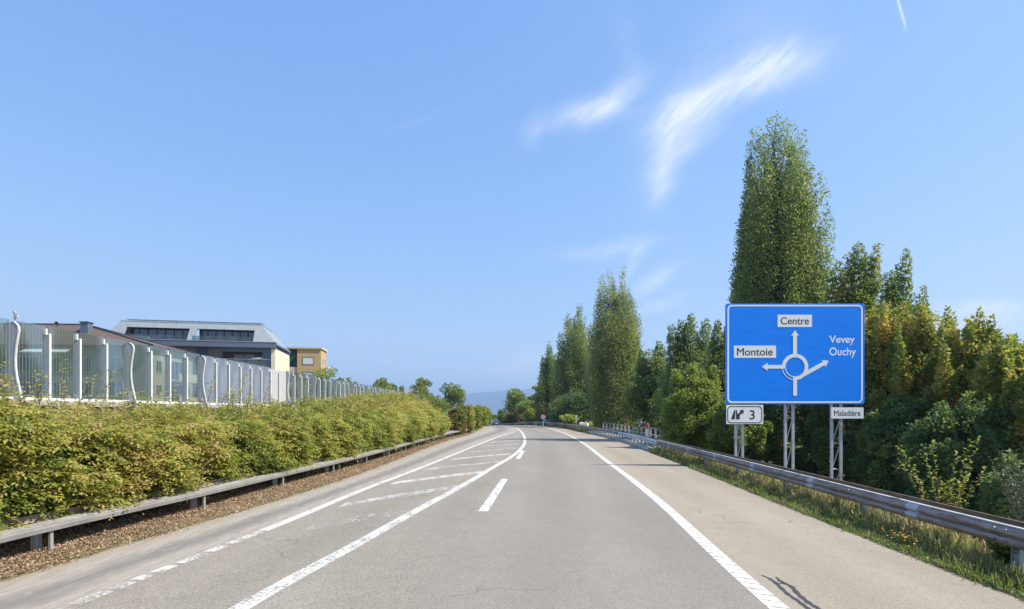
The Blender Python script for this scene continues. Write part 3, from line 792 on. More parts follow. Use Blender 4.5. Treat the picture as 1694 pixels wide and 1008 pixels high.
tree('broadleaf_tree', 'dark undergrowth tree under the poplars behind the pale green bush', 'tree', 950, 100, 650, 90, 12000, .34, M['dark_leaf'], 70, G2, crown_lo=.0, clumps=36, csize=.34, tint0=.3)
G3 = 'trees behind the noise barrier'
tree('broadleaf_tree', 'green tree with spreading twigs just right of the ochre building', 'tree', 540, 100, 600, 62, 6000, .34, M['green_leaf'], 71, G3, crown_lo=.2, clumps=34, csize=.28, tint0=.75, ground=1.0, X=-34.5)
tree('broadleaf_tree', 'thin light tree top just above the middle of the barrier', 'tree', 580, 105, 624, 30, 1500, .3, M['green_leaf'], 72, G3, crown_lo=.4, clumps=14, csize=.3, tint0=.7, ground=1.0)
tree('broadleaf_tree', 'dark dense tree above the far end of the barrier', 'tree', 626, 130, 620, 48, 9000, .42, M['dark_leaf'], 73, G3, crown_lo=.1, clumps=30, csize=.34, tint0=.7, ground=0)
tree('broadleaf_tree', 'lighter tree between the dark dense one and the two slim conifers', 'tree', 646, 150, 632, 36, 6000, .44, M['olive_leaf'], 74, G3, crown_lo=.1, clumps=26, csize=.34, tint0=.4, ground=-1)
tree('cypress_tree', 'slim dark conifer, the left one of the pair', 'tree', 650, 125, 628, 8, 3500, .3, M['dark_leaf'], 75, G3, crown_lo=.0, clumps=18, csize=.8, rz=2.2, ground=0, tint0=.5)
tree('cypress_tree', 'slim dark conifer, the right one of the pair', 'tree', 665, 130, 632, 8, 3500, .3, M['dark_leaf'], 76, G3, crown_lo=.0, clumps=18, csize=.8, rz=2.2, ground=0, tint0=.5)
tree('aspen_tree', 'airy pale tree, left of the airy pair beyond the hedge', 'tree', 698, 138, 625, 50, 3800, .42, M['olive_leaf'], 77, G3, crown_lo=.25, clumps=44, csize=.17, tint0=.25, ground=-1.0)
tree('aspen_tree', 'airy pale tree, right of the airy pair beyond the hedge', 'tree', 746, 138, 629, 56, 4200, .42, M['olive_leaf'], 78, G3, crown_lo=.25, clumps=46, csize=.17, tint0=.25, ground=-1.0)
tree('broadleaf_tree', 'low green tree filling the gap below the two airy trees', 'tree', 716, 110, 662, 70, 8000, .34, M['olive_leaf'], 79, G3, crown_lo=.0, clumps=30, csize=.34, tint0=.35, ground=0)
tree('broadleaf_tree', 'dark bare-twigged tree top at the left edge above the barrier', 'tree', -22, 26, 528, 60, 2500, .12, M['dark_leaf'], 80, G3, crown_lo=.4, clumps=20, csize=.25, ground=1.75)
G4 = 'roadside bushes after the end of the hedge'
for (x_, D_, yt, w_, sd_, lab, mm, t0) in [
        (756, 56, 672, 34, 81, 'reddish brown bush right after the end of the long hedge', 'brown_leaf', .45),
        (770, 62, 668, 34, 82, 'olive bush behind the reddish brown bush', 'hedge_leaf', .35),
        (783, 72, 670, 32, 83, 'green and yellow bush halfway along the left kerb', 'hedge_leaf', .3),
        (794, 84, 672, 26, 84, 'narrow green bush before the far car', 'green_leaf', .9),
        (803, 98, 672, 20, 85, 'last yellow-green bush on the left just before the far car', 'hedge_leaf', .3),
        (808, 120, 676, 10, 86, 'small dark conifer behind the last yellow-green bush', 'dark_leaf', .4)]:
    tree('roadside_bush', lab, 'bush', x_, D_, yt, w_, 7000, .20 if D_ < 70 else .28, M[mm], sd_, G4, crown_lo=.0, clumps=34, csize=.36, tint0=t0, ground=gz((x_ - CX) * D_ / FPX, D_))

# ------------------------------------------------------------------ hedge
def build_hedge():
    r = np.random.default_rng(5)
    root = empty('hedge', (-9.5, 24, 0), 'long yellow-green hornbeam hedge overhanging the left guardrail', 'hedge')
    off = np.array([-9.5, 24, 0])
    ht = lambda y: np.interp(y, [2, 8, 9.5, 11, 13, 20, 26, 33, 41, 45, 47], [3.1, 2.95, 2.5, 2.28, 2.22, 2.35, 2.6, 3.05, 3.5, 3.2, 2.2])
    lo = lambda y: np.interp(y, [2, 9, 14, 20, 30, 47], [.50, .55, .60, .50, .35, .15])
    # lumpy relief of the clipped face
    def relief(y, z):
        return (.24 * np.sin(y * 1.1 + 1.3 * np.sin(z * 1.7)) + .17 * np.sin(y * 2.9 + z * 3.1) + .12 * np.sin(y * 6.1 - z * 6.3 + 2) + .13 * np.sin(z * 13 + 1.6 * np.sin(y * 2.3)))
    def front(y, z):
        u = (z - .3) / 2.6
        return railL(y) - np.interp(y, [8, 11, 14, 30], [.36, .44, .52, .50]) + .42 * np.sin(np.clip(u, 0, 1) * math.pi) * np.interp(y, [9, 30, 46], [.6, 1.0, 1.8]) + .62 * relief(y, z) - np.clip(u - .75, 0, 1) * 1.6
    # twig seeds
    n = 30000
    y = 3 + 44 * r.random(n) ** 1.45
    isf = r.random(n) < .62
    z = np.where(isf, lo(y) + (ht(y) - lo(y)) * r.random(n) ** .9, ht(y) - .10 - .45 * r.random(n) ** 2)
    xf = front(y, z)
    x = np.where(isf, xf - .05 - .55 * r.random(n) ** 1.6, xf - .2 - 3.2 * r.random(n))
    top = ~isf
    z = np.where(top, ht(y) + .45 * relief(y, x * 1.3) + .10 * r.normal(size=n) - .12, z)
    gd = ground_z(x, y); z = np.maximum(z, gd + .15)
    base = np.stack([x, y, z], 1)
    # hollows in the face
    hol = (np.sin(y * 1.9 + 1.1) * np.sin(z * 4.1 + y * .7) + .6 * np.sin(y * 4.7 + 2) * np.sin(z * 8.3 - y)) > .72
    keep = ~(isf & hol & (r.random(n) < .85)); base, isf, z, y = base[keep], isf[keep], z[keep], y[keep]; n = len(y)
    out = np.stack([np.where(isf, 1.0, .15), r.normal(size=n) * .7, np.where(isf, .15 + .35 * r.normal(size=n), .8 + .3 * r.random(n))], 1)
    out[:, 2] = np.where(isf, out[:, 2] * .5, out[:, 2])
    out = unit(out + r.normal(size=(n, 3)) * .2)
    tl = (.22 + .26 * r.random(n)) * np.interp(y, [3, 45], [1, 1.35])
    k = 9
    s = (np.arange(k) + .6) / k
    P = base[:, None, :] + out[:, None, :] * (tl[:, None] * s[None, :])[:, :, None]
    P[:, :, 2] -= (.10 * s ** 2)[None, :] * tl[:, None] * 2
    sidev = unit(np.cross(out, np.array([[0, 0, 1.0]]) + r.normal(size=(n, 3)) * .3))
    sgn = np.where(np.arange(k) % 2 == 0, 1, -1)[None, :, None]
    A = out[:, None, :] * .55 + sidev[:, None, :] * sgn * .85 + r.normal(size=(n, k, 3)) * .25
    A[:, :, 2] -= .18
    nz = np.cross(sidev, out); nz = nz * np.sign(nz[:, 2:3] + 1e-6)
    N = nz[:, None, :] + np.array([.25, 0, .5]) + r.normal(size=(n, k, 3)) * .30
    ttw = np.clip(.40 + .20 * r.normal(size=n) + .16 * np.clip((z - 1.9), -1, 1) + .10 * (y < 14) - .06 * (y > 16), 0, 1)
    T = np.clip(ttw[:, None] + r.normal(size=(n, k)) * .12, 0, 1)
    Lf = (np.interp(y, [3, 14, 30, 46], [.082, .094, .125, .15])[:, None] * (.7 + .6 * r.random((n, k)))).ravel()
    P = P.reshape(-1, 3) - off
    link('foliage', leaves_mesh('foliage', P, A.reshape(-1, 3), N.reshape(-1, 3), Lf, Lf * .52, T.ravel()), root, M['hedge_leaf'])
    # inner twigs, larger shaded leaves behind
    n2 = 26000
    y = 2 + 45 * r.random(n2) ** 1.3; z = lo(y) + (ht(y) - .25 - lo(y)) * r.random(n2); x = front(y, z) - .5 - 2.6 * r.random(n2) ** 1.5
    P = np.stack([x, y, np.maximum(z, ground_z(x, y))], 1) - off
    link('inner_foliage', leaves_mesh('inner_foliage', P, rand_dirs(n2, r), rand_dirs(n2, r), .26, .18, np.clip(r.random(n2) * .5, 0, 1)), root, M['hedge_leaf'])
    b = MB()
    for i in range(170):
        yy = 3 + 43 * r.random(); xx = float(railL(yy)) - .5 - .9 * r.random(); g = gz(xx, yy)
        h = float(ht(yy)) - g - .3; p = Vector((xx, yy, g - .1)) - Vector(off)
        q = p + Vector((r.normal() * .25, r.normal() * .3, h))
        b.tube([p, p.lerp(q, .5) + Vector(r.normal(size=3)) * .08, q], [.028, .02, .008], 5, cap=False)
    b.build('stems', M['twig'], root)
    # long shoots sticking up above the clipped top
    b = MB(); P, A, N = [], [], []
    shoots = [(px(66, 660, 13.5), px(62, 615, 13.3)), (px(40, 668, 13), px(76, 622, 12.8)), (px(100, 655, 13.6), px(110, 600, 13.6)), (px(118, 668, 13.5), px(160, 622, 13.4)), (px(165, 668, 14), px(186, 610, 13.9)),
              (px(10, 668, 11), px(4, 600, 10.8)), (px(30, 668, 11), px(48, 640, 10.8)), (px(340, 672, 15), px(352, 632, 15)), (px(372, 672, 15), px(390, 640, 15)), (px(392, 676, 15.5), px(404, 618, 15.5)), (px(405, 676, 15.5), px(414, 640, 15.5)),
              (px(428, 678, 16), px(448, 636, 16)), (px(355, 676, 15.5), px(376, 648, 15.5)), (px(300, 676, 15.5), px(290, 640, 15.5)), (px(500, 680, 18), px(508, 640, 18)), (px(560, 680, 21), px(570, 636, 21)),
              (px(640, 680, 28), px(640, 640, 28)), (px(655, 680, 30), px(662, 645, 30)), (px(690, 680, 36), px(694, 640, 36)), (px(590, 680, 23), px(598, 645, 23))]
    for i in range(170):
        yy = 11 + 34 * r.random() ** 1.2; xx = float(railL(yy)) - .5 - 2.8 * r.random(); zz = float(ht(yy))
        hh = (.25 + .55 * r.random() ** 2) * np.interp(yy, [11, 40], [.9, 1.2])
        shoots.append(((xx, yy, zz + .15), (xx + r.normal() * .12, yy + r.normal() * .12, zz + .1 + hh)))
    for p, q in shoots:
        p, q = Vector(p), Vector(q); p.z -= .3; L = (q - p).length; k = int(L / .028)
        b.tube([p - Vector(off), p.lerp(q, .5) - Vector(off) + Vector(r.normal(size=3)) * .03, q - Vector(off)], [.008, .006, .002], 4, cap=False)
        s = np.linspace(.2, 1, k)[:, None]
        P.append(np.array(p) * (1 - s) + np.array(q) * s + r.normal(size=(k, 3)) * .05 - off)
        a = rand_dirs(k, r); a[:, 2] = np.abs(a[:, 2]) * .3; A.append(a); N.append(unit(r.normal(size=(k, 3)) * .5 + np.array([0, 0, 1])))
    P = np.concatenate(P)
    link('top_shoots', leaves_mesh('top_shoots', P, np.concatenate(A), np.concatenate(N), .085, .055, np.clip(.35 + r.random(len(P)) * .4, 0, 1)), root, M['hedge_leaf'])
    tag(b.build('shoot_twigs', M['twig'], root), kind='stuff')
build_hedge()

def build_litter():
    r = np.random.default_rng(9); n = 150000
    y = 3 + 62 * r.random(n) ** 1.9
    e = eL(y); w = np.clip(e - railL(y), .1, 3) + .8
    w = w * (1 + .12 * np.sin(y * 2.1) )
    x = e - w * r.random(n) ** .85 + .10 * np.abs(r.normal(size=n)) * (r.random(n) < .35) + .06 * np.sin(y * 3)
    bare = ((y > 47) & (y < 56) & (r.random(n) < .8)); x[bare] -= 1.0
    z = ground_z(x, y) + .012 + .05 * r.random(n) ** 2
    z = np.where(x > e, hY(y) + .008, z)
    s = (.016 + .026 * r.random(n) ** 1.5) * np.interp(y, [3, 60], [1, 2.4])
    N = unit(r.normal(size=(n, 3)) * .55 + np.array([0, 0, 1])); A = r.normal(size=(n, 3)) * np.array([1, 1, .35])
    me = leaves_mesh('leaf_litter', np.stack([x, y, z], 1), A, N, s, s * .7, np.clip(r.random(n), 0, 1), fold=.3)
    tag(link('leaf_litter', me, None, M['litter']), 'brown dead leaves lying under the left guardrail', kind='stuff')
build_litter()

def build_grass():
    r = np.random.default_rng(10); n = 105000
    y = 4 + 92 * r.random(n) ** 2.3
    e = eR(y); u = r.random(n); x = e + .02 + (railR(y) - e + .9) * u - .16 * (r.random(n) < .12) * r.random(n) + .05 * np.sin(y * 3.7) * (u < .2)
    on = ~((y > 34.5) & (y < 62)); x, y, u, e = x[on], y[on], u[on], e[on]; n = len(x)
    z = ground_z(x, y) - .01
    tuft = .5 + .5 * np.sin(x * 5 + 3 * np.sin(y * 1.7)) * np.sin(y * 2.3 + x)
    H = (.05 + .27 * r.random(n) ** 1.5 * (.35 + u * 1.1) * (.4 + tuft)) * np.interp(y, [4, 30, 90], [1, 1.2, 1.6])
    A = np.stack([r.normal(size=n) * .35, r.normal(size=n) * .35, np.ones(n)], 1); N = rand_dirs(n, r) * np.array([1, 1, .2])
    T = np.clip(.22 + .60 * np.clip(u, 0, .8) + .25 * r.normal(size=n) * .9 + .12 * tuft, 0, 1)
    W = H * .07 + .006 * np.interp(y, [4, 90], [1, 5])
    me = leaves_mesh('verge_grass', np.stack([x, y, z], 1), A, N, H * 1.25, W, T, fold=.1)
    tag(link('verge_grass', me, None, M['grass']), 'green and straw coloured grass under the right guardrail', kind='stuff')
    # low leafy weeds between the blades
    n = 34000; y = 4 + 60 * r.random(n) ** 2.1; e = eR(y); u = r.random(n) ** 1.3; x = e + .0 + (railR(y) - e + .6) * u
    on = ~((y > 34.5) & (y < 62)); x, y, u = x[on], y[on], u[on]; n = len(x)
    z = ground_z(x, y) + .01 + .10 * r.random(n) * (.5 + .5 * np.sin(y * 2.1) * np.sin(x * 4 + y))
    s = .045 * (.6 + .8 * r.random(n)) * np.interp(y, [4, 60], [1, 2.2])
    me = leaves_mesh('verge_weeds', np.stack([x, y, z], 1), r.normal(size=(n, 3)) * np.array([1, 1, .4]), unit(r.normal(size=(n, 3)) * .6 + np.array([0, 0, 1])), s, s * .6, np.clip(r.random(n) * .45, 0, 1))
    tag(link('verge_weeds', me, None, M['grass']), 'low leafy weeds at the edge of the right shoulder', kind='stuff')
build_grass()

def flowers(label, cx_, cy_, n, seed):
    r = np.random.default_rng(seed); g = gz(cx_, cy_)
    root = empty('flowering_weed', (cx_, cy_, g), label, 'wildflower', 'yellow wildflowers on the right verge')
    b = MB(); f = MB()
    for i in range(n):
        x, y, h = r.normal() * .16, r.normal() * .3, .13 + .12 * r.random()
        b.tube([(x * .6, y * .6, 0), (x, y, h)], [.003, .002], 4, cap=False)
        k = 7; V = [(x, y, h + .006)] + [(x + .020 * math.cos(t), y + .020 * math.sin(t), h + .010) for t in np.linspace(0, 2 * math.pi, k, endpoint=False)] + [(x, y, h - .008)]
        f.add(V, [(0, 1 + j, 1 + (j + 1) % k) for j in range(k)] + [(k + 1, 1 + (j + 1) % k, 1 + j) for j in range(k)])
    b.build('stems', M['green_leaf'], root); f.build('blossoms', M['yellow_petal'], root)
flowers('larger clump of yellow wildflowers at the edge of the right shoulder', 7.28, 9.75, 26, 1)
flowers('smaller clump of yellow wildflowers nearer the camera', 7.42, 8.75, 14, 2)

# ------------------------------------------------------------------ guardrails
def sweep(prof, path, closed=False):
    """prof [(across,z)], path [(x,y,z)] -> MB, 'across' is to the right of travel"""
    b = MB(); n = len(prof); V = []
    for i, p in enumerate(path):
        a = Vector(path[max(0, i-1)]); c = Vector(path[min(len(path)-1, i+1)]); d = (c - a); d.z = 0; d.normalize(); rt = Vector((d.y, -d.x, 0))
        for (u, z) in prof: V.append(Vector(p) + rt * u + Vector((0, 0, z)))
    F = []
    for i in range(len(path) - 1):
        for k in range(n if closed else n - 1):
            k2 = (k + 1) % n; F.append((i*n + k, i*n + k2, (i+1)*n + k2, (i+1)*n + k))
    if closed: F += [tuple(range(n))[::-1], tuple((len(path)-1)*n + k for k in range(n))]
    return b.add(V, F)

def wprof(side, z0=.42, h=.32, t=.006, d=.08):
    """W-beam profile; side=-1 bulges towards -across. closed thin section"""
    pts = [(0.0, 0), (.25, .035), (.75, .16), (1.0, .24), (1.0, .34), (.75, .42), (.15, .50), (.75, .58), (1.0, .66), (1.0, .76), (.75, .84), (.25, .965), (0, 1.0)]
    f = [(side * d * a, z0 + h * b) for a, b in pts]
    bk = [(side * (d * a) - side * t, z0 + h * b) for a, b in pts][::-1]
    return f + bk

def path(f, y0, y1, step, off=0, lift=0.0, kerb=False):
    ys = np.arange(y0, y1 + 1e-6, step)
    return [(float(f(v)) + off, float(v), float(hY(v)) + lift) for v in ys]

def build_right_rail():
    root = empty('guardrail', (8, 12, 0), 'long double-sided grey guardrail with rusty top edges, right of the road', 'guardrail')
    o = Vector((8, 12, 0))
    P = lambda pts: [tuple(Vector(p) - o) for p in pts]
    k = dict(parent=root)
    segs = [(-6, 33.6, 'galv_old'), (33.6, 48.5, 'galv_new'), (48.5, 152, 'galv_old')]
    for a, b_, mm in segs:
        o_ = sweep(wprof(-1), P(path(railR, a, b_, .7 if a < 60 else 2, -.20)), True).build('front_beam', M[mm], root)
        if mm == 'galv_new': o_['label'] = 'bright new beam section on the bridge'
    sweep(wprof(1), P(path(railR, -6, 152, .8, .20)), True).build('rear_beam', M['galv_old'], root)
    # rusted rolled top edges, the front one coloured pale as if sunlit
    sweep([(-.035, .735), (.022, .742), (.022, .752), (-.03, .752)], P(path(railR, -6, 33.4, .8, -.20)), True).build('top_edge', M['sunlit_edge'], root)
    sweep([(-.012, .742), (.012, .742), (.012, .754), (-.012, .754)], P(path(railR, -6, 100, .8, .20)), True).build('top_edge', M['galv_edge'], root)
    pm = MB(); pm.box(-.05, .05, -.075, -.067, -.45, .70).box(-.05, .05, .067, .075, -.45, .70).box(-.004, .004, -.067, .067, -.45, .70)
    pme = pm.mesh('post')
    sm = MB(); sm.box(-.19, -.052, -.04, .04, .50, .66); sme = sm.mesh('spacer')
    sm2 = MB(); sm2.box(.052, .19, -.04, .04, .50, .66); sme2 = sm2.mesh('spacer'); sme2.materials.append(M['galv'])
    bm_ = MB()
    bm_.tube([(0, 0, 0), (-.028, 0, 0)], .017, 6); bme = bm_.mesh('bolt')
    pme.materials.append(M['galv']); sme.materials.append(M['galv']); bme.materials.append(M['galv_edge'])
    ys = list(np.arange(12.3 - 12, 34, 4.0)) + list(np.arange(34.3, 62, 1.33)) + list(np.arange(64, 150, 4.0))
    for v in ys:
        x = float(railR(v)); z = float(hY(v)) + (.2 if 34 < v < 62 else 0)
        loc = Vector((x, v, z)) - o
        a = link('post', pme, root); a.location = loc
        if 34 < v < 62: a.location.z = loc.z - .2
        if v < 70:
            q = link('spacer', sme, root); q.location = Vector((x, v, float(hY(v)))) - o
            q = link('spacer', sme2, root); q.location = Vector((x, v, float(hY(v)))) - o
        if v < 26:
            for (bx_, dy_, bz_) in ((-.202, 0, .585), (-.275, -.10, .68), (-.275, .10, .68), (-.275, -.10, .51), (-.275, .10, .51)):
                q = link('bolt', bme, root); q.location = Vector((x + bx_, v + dy_, bz_)) - o
    # splice joints
    for v in np.arange(10.3, 60, 4.0):
        x = float(railR(v)) - .20
        dx = (float(railR(v + .2)) - float(railR(v - .2))) / .4
        pts = P([(x - .008 + dx * t, v + t, 0) for t in (-.16, .16)])
        sweep(wprof(-1, .417, .326), pts, True).build('splice', M['galv'], root)
build_right_rail()

def build_left_rail():
    root = empty('guardrail', (-7.8, 12, 0), 'low flat-topped guardrail half covered by the hedge, left of the road', 'guardrail')
    o = Vector((-7.8, 12, 0)); P = lambda pts: [tuple(Vector(p) - o) for p in pts]
    # box beam towards the road with a wide flat top, a W-beam behind it
    sweep([(-.12, .43), (0.06, .43), (.06, .50), (.03, .535), (-.30, .55), (-.30, .53), (-.12, .51)], P(path(railL, -4, 65, .8, .10, .02)), True).build('box_beam', M['beam_shade'], root)
    sweep([(.035, .537), (.035, .541), (-.28, .556), (-.28, .552)], P(path(railL, -4, 65, .8, .10, .02)), True).build('sunlit_top', M['rail_light'], root)  # pale strip added to paint sunlight on the beam's flat top
    sweep(wprof(-1, .40, .27), P(path(railL, -4, 65, .8, -.34, .02)), True).build('rear_beam', M['galv_old'], root)
    thin = MB().box(-.02, .02, -.03, .03, -.3, .44).mesh('thin_post'); thin.materials.append(M['rail_light'])
    wide = MB().box(-.055, .055, -.05, -.042, -.3, .50).box(-.055, .055, .042, .05, -.3, .50).box(-.004, .004, -.042, .042, -.3, .50).mesh('wide_post'); wide.materials.append(M['galv'])
    for v in np.arange(9.52 - 12, 65, 3.9):
        x = float(railL(v)); z = gz(x + .1, v)
        a = link('thin_post', thin, root); a.location = Vector((x + .10, v, 0.02)) - o
        a = link('wide_post', wide, root); a.location = Vector((x - .16, v, .02)) - o
build_left_rail()

# ------------------------------------------------------------------ bridge edge: kerb, parapet, marker
def build_bridge():
    ys = np.arange(34.0, 63.5, 1.0)
    prof = [(0, -.04), (0, .17), (.03, .20), (2.1, .22), (2.1, -.9), (1.9, -.9)]
    b = sweep([(u, z) for u, z in prof], [(float(eR(v)) + .02, v, 0) for v in ys], True)
    o = b.build('kerb', M['kerb_concrete']); tag(o, kind='structure')
    root = empty('bridge_railing', (10.9, 48, .2), 'low metal parapet railing with close posts on the bridge edge behind the guardrail', 'railing')
    off = Vector((10.9, 48, .2)); par = lambda v: float(eR(v)) + 1.85
    ys = np.arange(38.4, 63, 1.75)
    pts = [tuple(Vector((par(v), v, .22)) - off) for v in ys]
    sweep([(-.05, .98), (.05, .98), (.05, 1.05), (-.05, 1.05)], pts, True).build('top_rail', M['galv_edge'], root)
    sweep([(-.02, .50), (.02, .50), (.02, .56), (-.02, .56)], pts, True).build('mid_rail', M['galv'], root)
    pm = MB().box(-.06, .06, -.06, .06, -.02, .98).mesh('post'); pm.materials.append(M['galv'])
    for v in ys:
        a = link('post', pm, root); a.location = Vector((par(v), v, .22)) - off
    # orange snow stake
    p = px(1039, 700, 49.5)
    r2 = empty('snow_stake', (p.x, 49.5, .2), 'thin orange stake rising above the bridge railing', 'stake')
    MB().tube([(0, 0, 0), (0, 0, 1.75)], [.032, .028], 8).build('stake', M['orange'], r2)
    MB().tube([(0, 0, 1.75), (0, 0, 1.80)], [.034, .012], 8).build('cap', M['orange'], r2)
    # delineator with a round red and white head
    p = px(1071.5, 700, 36.5)
    r3 = empty('marker_post', (p.x, 36.5, .2), 'short white marker post with red reflector head behind the bright beam', 'marker post')
    MB().box(-.075, .075, -.03, .03, 0, 1.22).build('post', M['white_paint'], r3, bevel=.01)
    hd = []
    for t in np.linspace(0, 2 * math.pi, 20, endpoint=False): hd.append((.11 * math.cos(t), 1.38 + .20 * math.sin(t)))
    MB().prism(hd, 'y', -.035, .035).build('head', M['white_paint'], r3)
    half = [(q[0] * .95 - .012, q[1] - .03) for q in hd if q[0] <= .075]
    half.sort(key=lambda q: math.atan2(q[1] - 1.36, q[0] + .03))
    MB().prism(half, 'y', -.05, -.037).build('reflector', M['sign_red'], r3)
build_bridge()

# ------------------------------------------------------------------ direction sign
def text_mesh(body, w, h, depth=.004, weight=0.0, name='lettering'):
    """text fitted to w x h (bounding box), lying in local x/z, facing -y, origin lower left; weight thickens the strokes"""
    cu = bpy.data.curves.new('t', 'FONT'); cu.body = body; cu.size = 1; cu.resolution_u = 8
    cu.bevel_depth = max(weight, .001); cu.bevel_resolution = 0; cu.extrude = .001
    ob = bpy.data.objects.new('t', cu); COL.objects.link(ob)
    dg = bpy.context.evaluated_depsgraph_get(); dg.update()
    me = bpy.data.meshes.new_from_object(ob.evaluated_get(dg))
    bpy.data.objects.remove(ob); bpy.data.curves.remove(cu)
    n = len(me.vertices); co = np.zeros(n * 3, np.float32); me.vertices.foreach_get('co', co); co = co.reshape(-1, 3)
    mn, mx = co.min(0), co.max(0)
    X = (co[:, 0] - mn[0]) * w / (mx[0] - mn[0]); Z = (co[:, 1] - mn[1]) * h / (mx[1] - mn[1])
    Y = -(co[:, 2] - mn[2]) / (mx[2] - mn[2]) * depth
    me.vertices.foreach_set('co', np.stack([X, Y, Z], 1).astype(np.float32).ravel())
    me.materials.clear(); me.name = name; me.update()
    return me

def rounded(x0, x1, z0, z1, r, n=6):
    P = []
    for cx_, cz_, a0 in ((x1 - r, z0 + r, -90), (x1 - r, z1 - r, 0), (x0 + r, z1 - r, 90), (x0 + r, z0 + r, 180)):
        for k in range(n + 1):
            a = math.radians(a0 + 90 * k / n); P.append((cx_ + r * math.cos(a), cz_ + r * math.sin(a)))
    return P

def ring_from(outl, inl, y0, y1):
    b = MB(); n = len(outl)
    V = [(p[0], y, p[1]) for y in (y0, y1) for p in outl] + [(p[0], y, p[1]) for y in (y0, y1) for p in inl]
    F = []
    for k in range(n):
        j = (k + 1) % n
        F += [(k, j, 2*n + j, 2*n + k), (n + k, 3*n + k, 3*n + j, n + j), (k, n + k, n + j, j), (2*n + k, 2*n + j, 3*n + j, 3*n + k)]
    return b.add(V, F)

def build_sign():
    D = 24.2; k = D / FPX
    O = px(1315, 668, D); gb = gz(O.x, D)
    root = empty('direction_sign', (O.x, D, gb), 'large blue roundabout direction sign on three lattice posts behind the guardrail', 'road sign')
    X = lambda x: (x - 1315) * k; Z = lambda y: EYE - (y - HY) * k - gb
    board = MB().prism(rounded(X(1200.2), X(1429.3), Z(668.8), Z(502.6), .10), 'y', -.03, .03).build('board', [M['sign_blue']], root)
    bk = MB()
    for yy in (525, 565, 605, 645): bk.box(X(1206), X(1424), .03, .09, Z(yy) - .04, Z(yy) + .04)
    bk.build('back_frame', M['galv'], root)
    F0, F1 = -.036, -.030
    ring_from(rounded(X(1202.8), X(1426.3), Z(666.9), Z(504.8), .20), rounded(X(1205.4), X(1423.7), Z(664.3), Z(507.4), .14), F0, F1).build('border', M['sign_white'], board)
    # symbol: ring (three quarters), thin outline of the closed quarter, four arms
    s = MB(); c = (X(1314.6), Z(607.4)); ro, ri = 21.7 * k, 15.9 * k
    y0, y1 = -.040, -.031
    def arc(a0, a1, r0, r1, n):
        V = []; Fc = []
        for i in range(n + 1):
            a = math.radians(a0 + (a1 - a0) * i / n)
            for rr in (r0, r1):
                for yy in (y0, y1): V.append((c[0] + rr * math.cos(a), yy, c[1] + rr * math.sin(a)))
        for i in range(n):
            b = i * 4; q = b + 4
            Fc += [(b, b+2, q+2, q), (b+1, q+1, q+3, b+3), (b, q, q+1, b+1), (b+2, b+3, q+3, q+2)]
        Fc += [(0, 1, 3, 2), (n*4, n*4+2, n*4+3, n*4+1)]
        s.add(V, Fc)
    arc(-92, 188, ri, ro, 64)
    arc(186, 268, ri - .2 * k, ri + 1.1 * k, 20); arc(186, 268, ro - 1.1 * k, ro, 20)
    def arrow(p0, tip, w, hl, hw):
        p0, tip = Vector(p0), Vector(tip); d = (tip - p0).normalized(); n = Vector((-d.y, d.x)); b0 = tip - d * hl; nt = b0 + d * hl * .12
        poly = [p0 - n * w/2, nt - n * w/2, b0 - n * hw/2, tip, b0 + n * hw/2, nt + n * w/2, p0 + n * w/2]
        s.prism([tuple(q) for q in poly], 'y', y0 - .001, y1)
    arrow((X(1314.4), Z(588)), (X(1314.4), Z(546.7)), 6.4 * k, 9.5 * k, 13 * k)
    arrow((X(1296), Z(607.2)), (X(1259.8), Z(607.2)), 6.0 * k, 9.8 * k, 13.5 * k)
    arrow((X(1328), Z(620.5)), (X(1370), Z(597.2)), 6.2 * k, 10 * k, 13.5 * k)
    s.prism([(X(1311.5), Z(655)), (X(1317.7), Z(655)), (X(1317.7), Z(624)), (X(1311.5), Z(624))], 'y', y0 - .002, y1)
    s.build('roundabout_symbol', M['sign_white'], board)
    def plate(x0, x1, ya, yb, parent, name='place_panel', t=(-.038, -.031), r=.01):
        return MB().prism(rounded(X(x0), X(x1), Z(yb), Z(ya), r, 2), 'y', *t).build(name, M['sign_white'], parent)
    def text(body, x0, x1, ya, yb, yf, mm, parent, weight=0):
        me = text_mesh(body, (x1 - x0) * k, (yb - ya) * k, .003, weight)
        o = link('lettering', me, parent, mm); o.location = (X(x0), yf, Z(yb)); return o
    p = plate(1285.7, 1342.5, 521.2, 541.5, board); text('Centre', 1290.8, 1337.4, 525.0, 537.3, -.0385, M['sign_black'], p, .010)
    p = plate(1213.5, 1283.1, 572.2, 592.4, board); text('Montoie', 1218.6, 1277.6, 576.0, 588.6, -.0385, M['sign_black'], p, .010)
    text('Vevey', 1371.2, 1413.0, 555.8, 571.6, -.0305, M['sign_white'], board, .012)
    text('Ouchy', 1371.2, 1415.2, 575.6, 592.6, -.0305, M['sign_white'], board, .012)
    # exit plate
    ep = MB().prism(rounded(X(1201), X(1261.8), Z(701.7), Z(670.2), .02, 2), 'y', -.05, -.02).build('exit_plate', M['sign_white'], root)
    ring_from(rounded(X(1202.6), X(1260), Z(700.1), Z(672.0), .17), rounded(X(1203.8), X(1258.8), Z(698.9), Z(673.2), .145), -.056, -.050).build('border', M['sign_black'], ep)
    text('3', 1239.2, 1247.8, 678.6, 694.4, -.0505, M['sign_black'], ep, .012)
    ic = MB(); Q = lambda zx, zy: (X(1190 + zx / 7.2), Z(660 + zy / 7.2))
    ic.prism([Q(135, 242), Q(178, 242), Q(183, 132), Q(174, 132)], 'y', -.057, -.050)
    ic.prism([Q(195, 242), Q(240, 242), Q(234, 215), Q(243, 190), Q(262, 168), Q(277, 183), Q(288, 133), Q(236, 135), Q(250, 150), Q(228, 168), Q(214, 188), Q(201, 132), Q(191, 132)], 'y', -.057, -.050)
    ic.build('exit_symbol', M['sign_black'], ep)
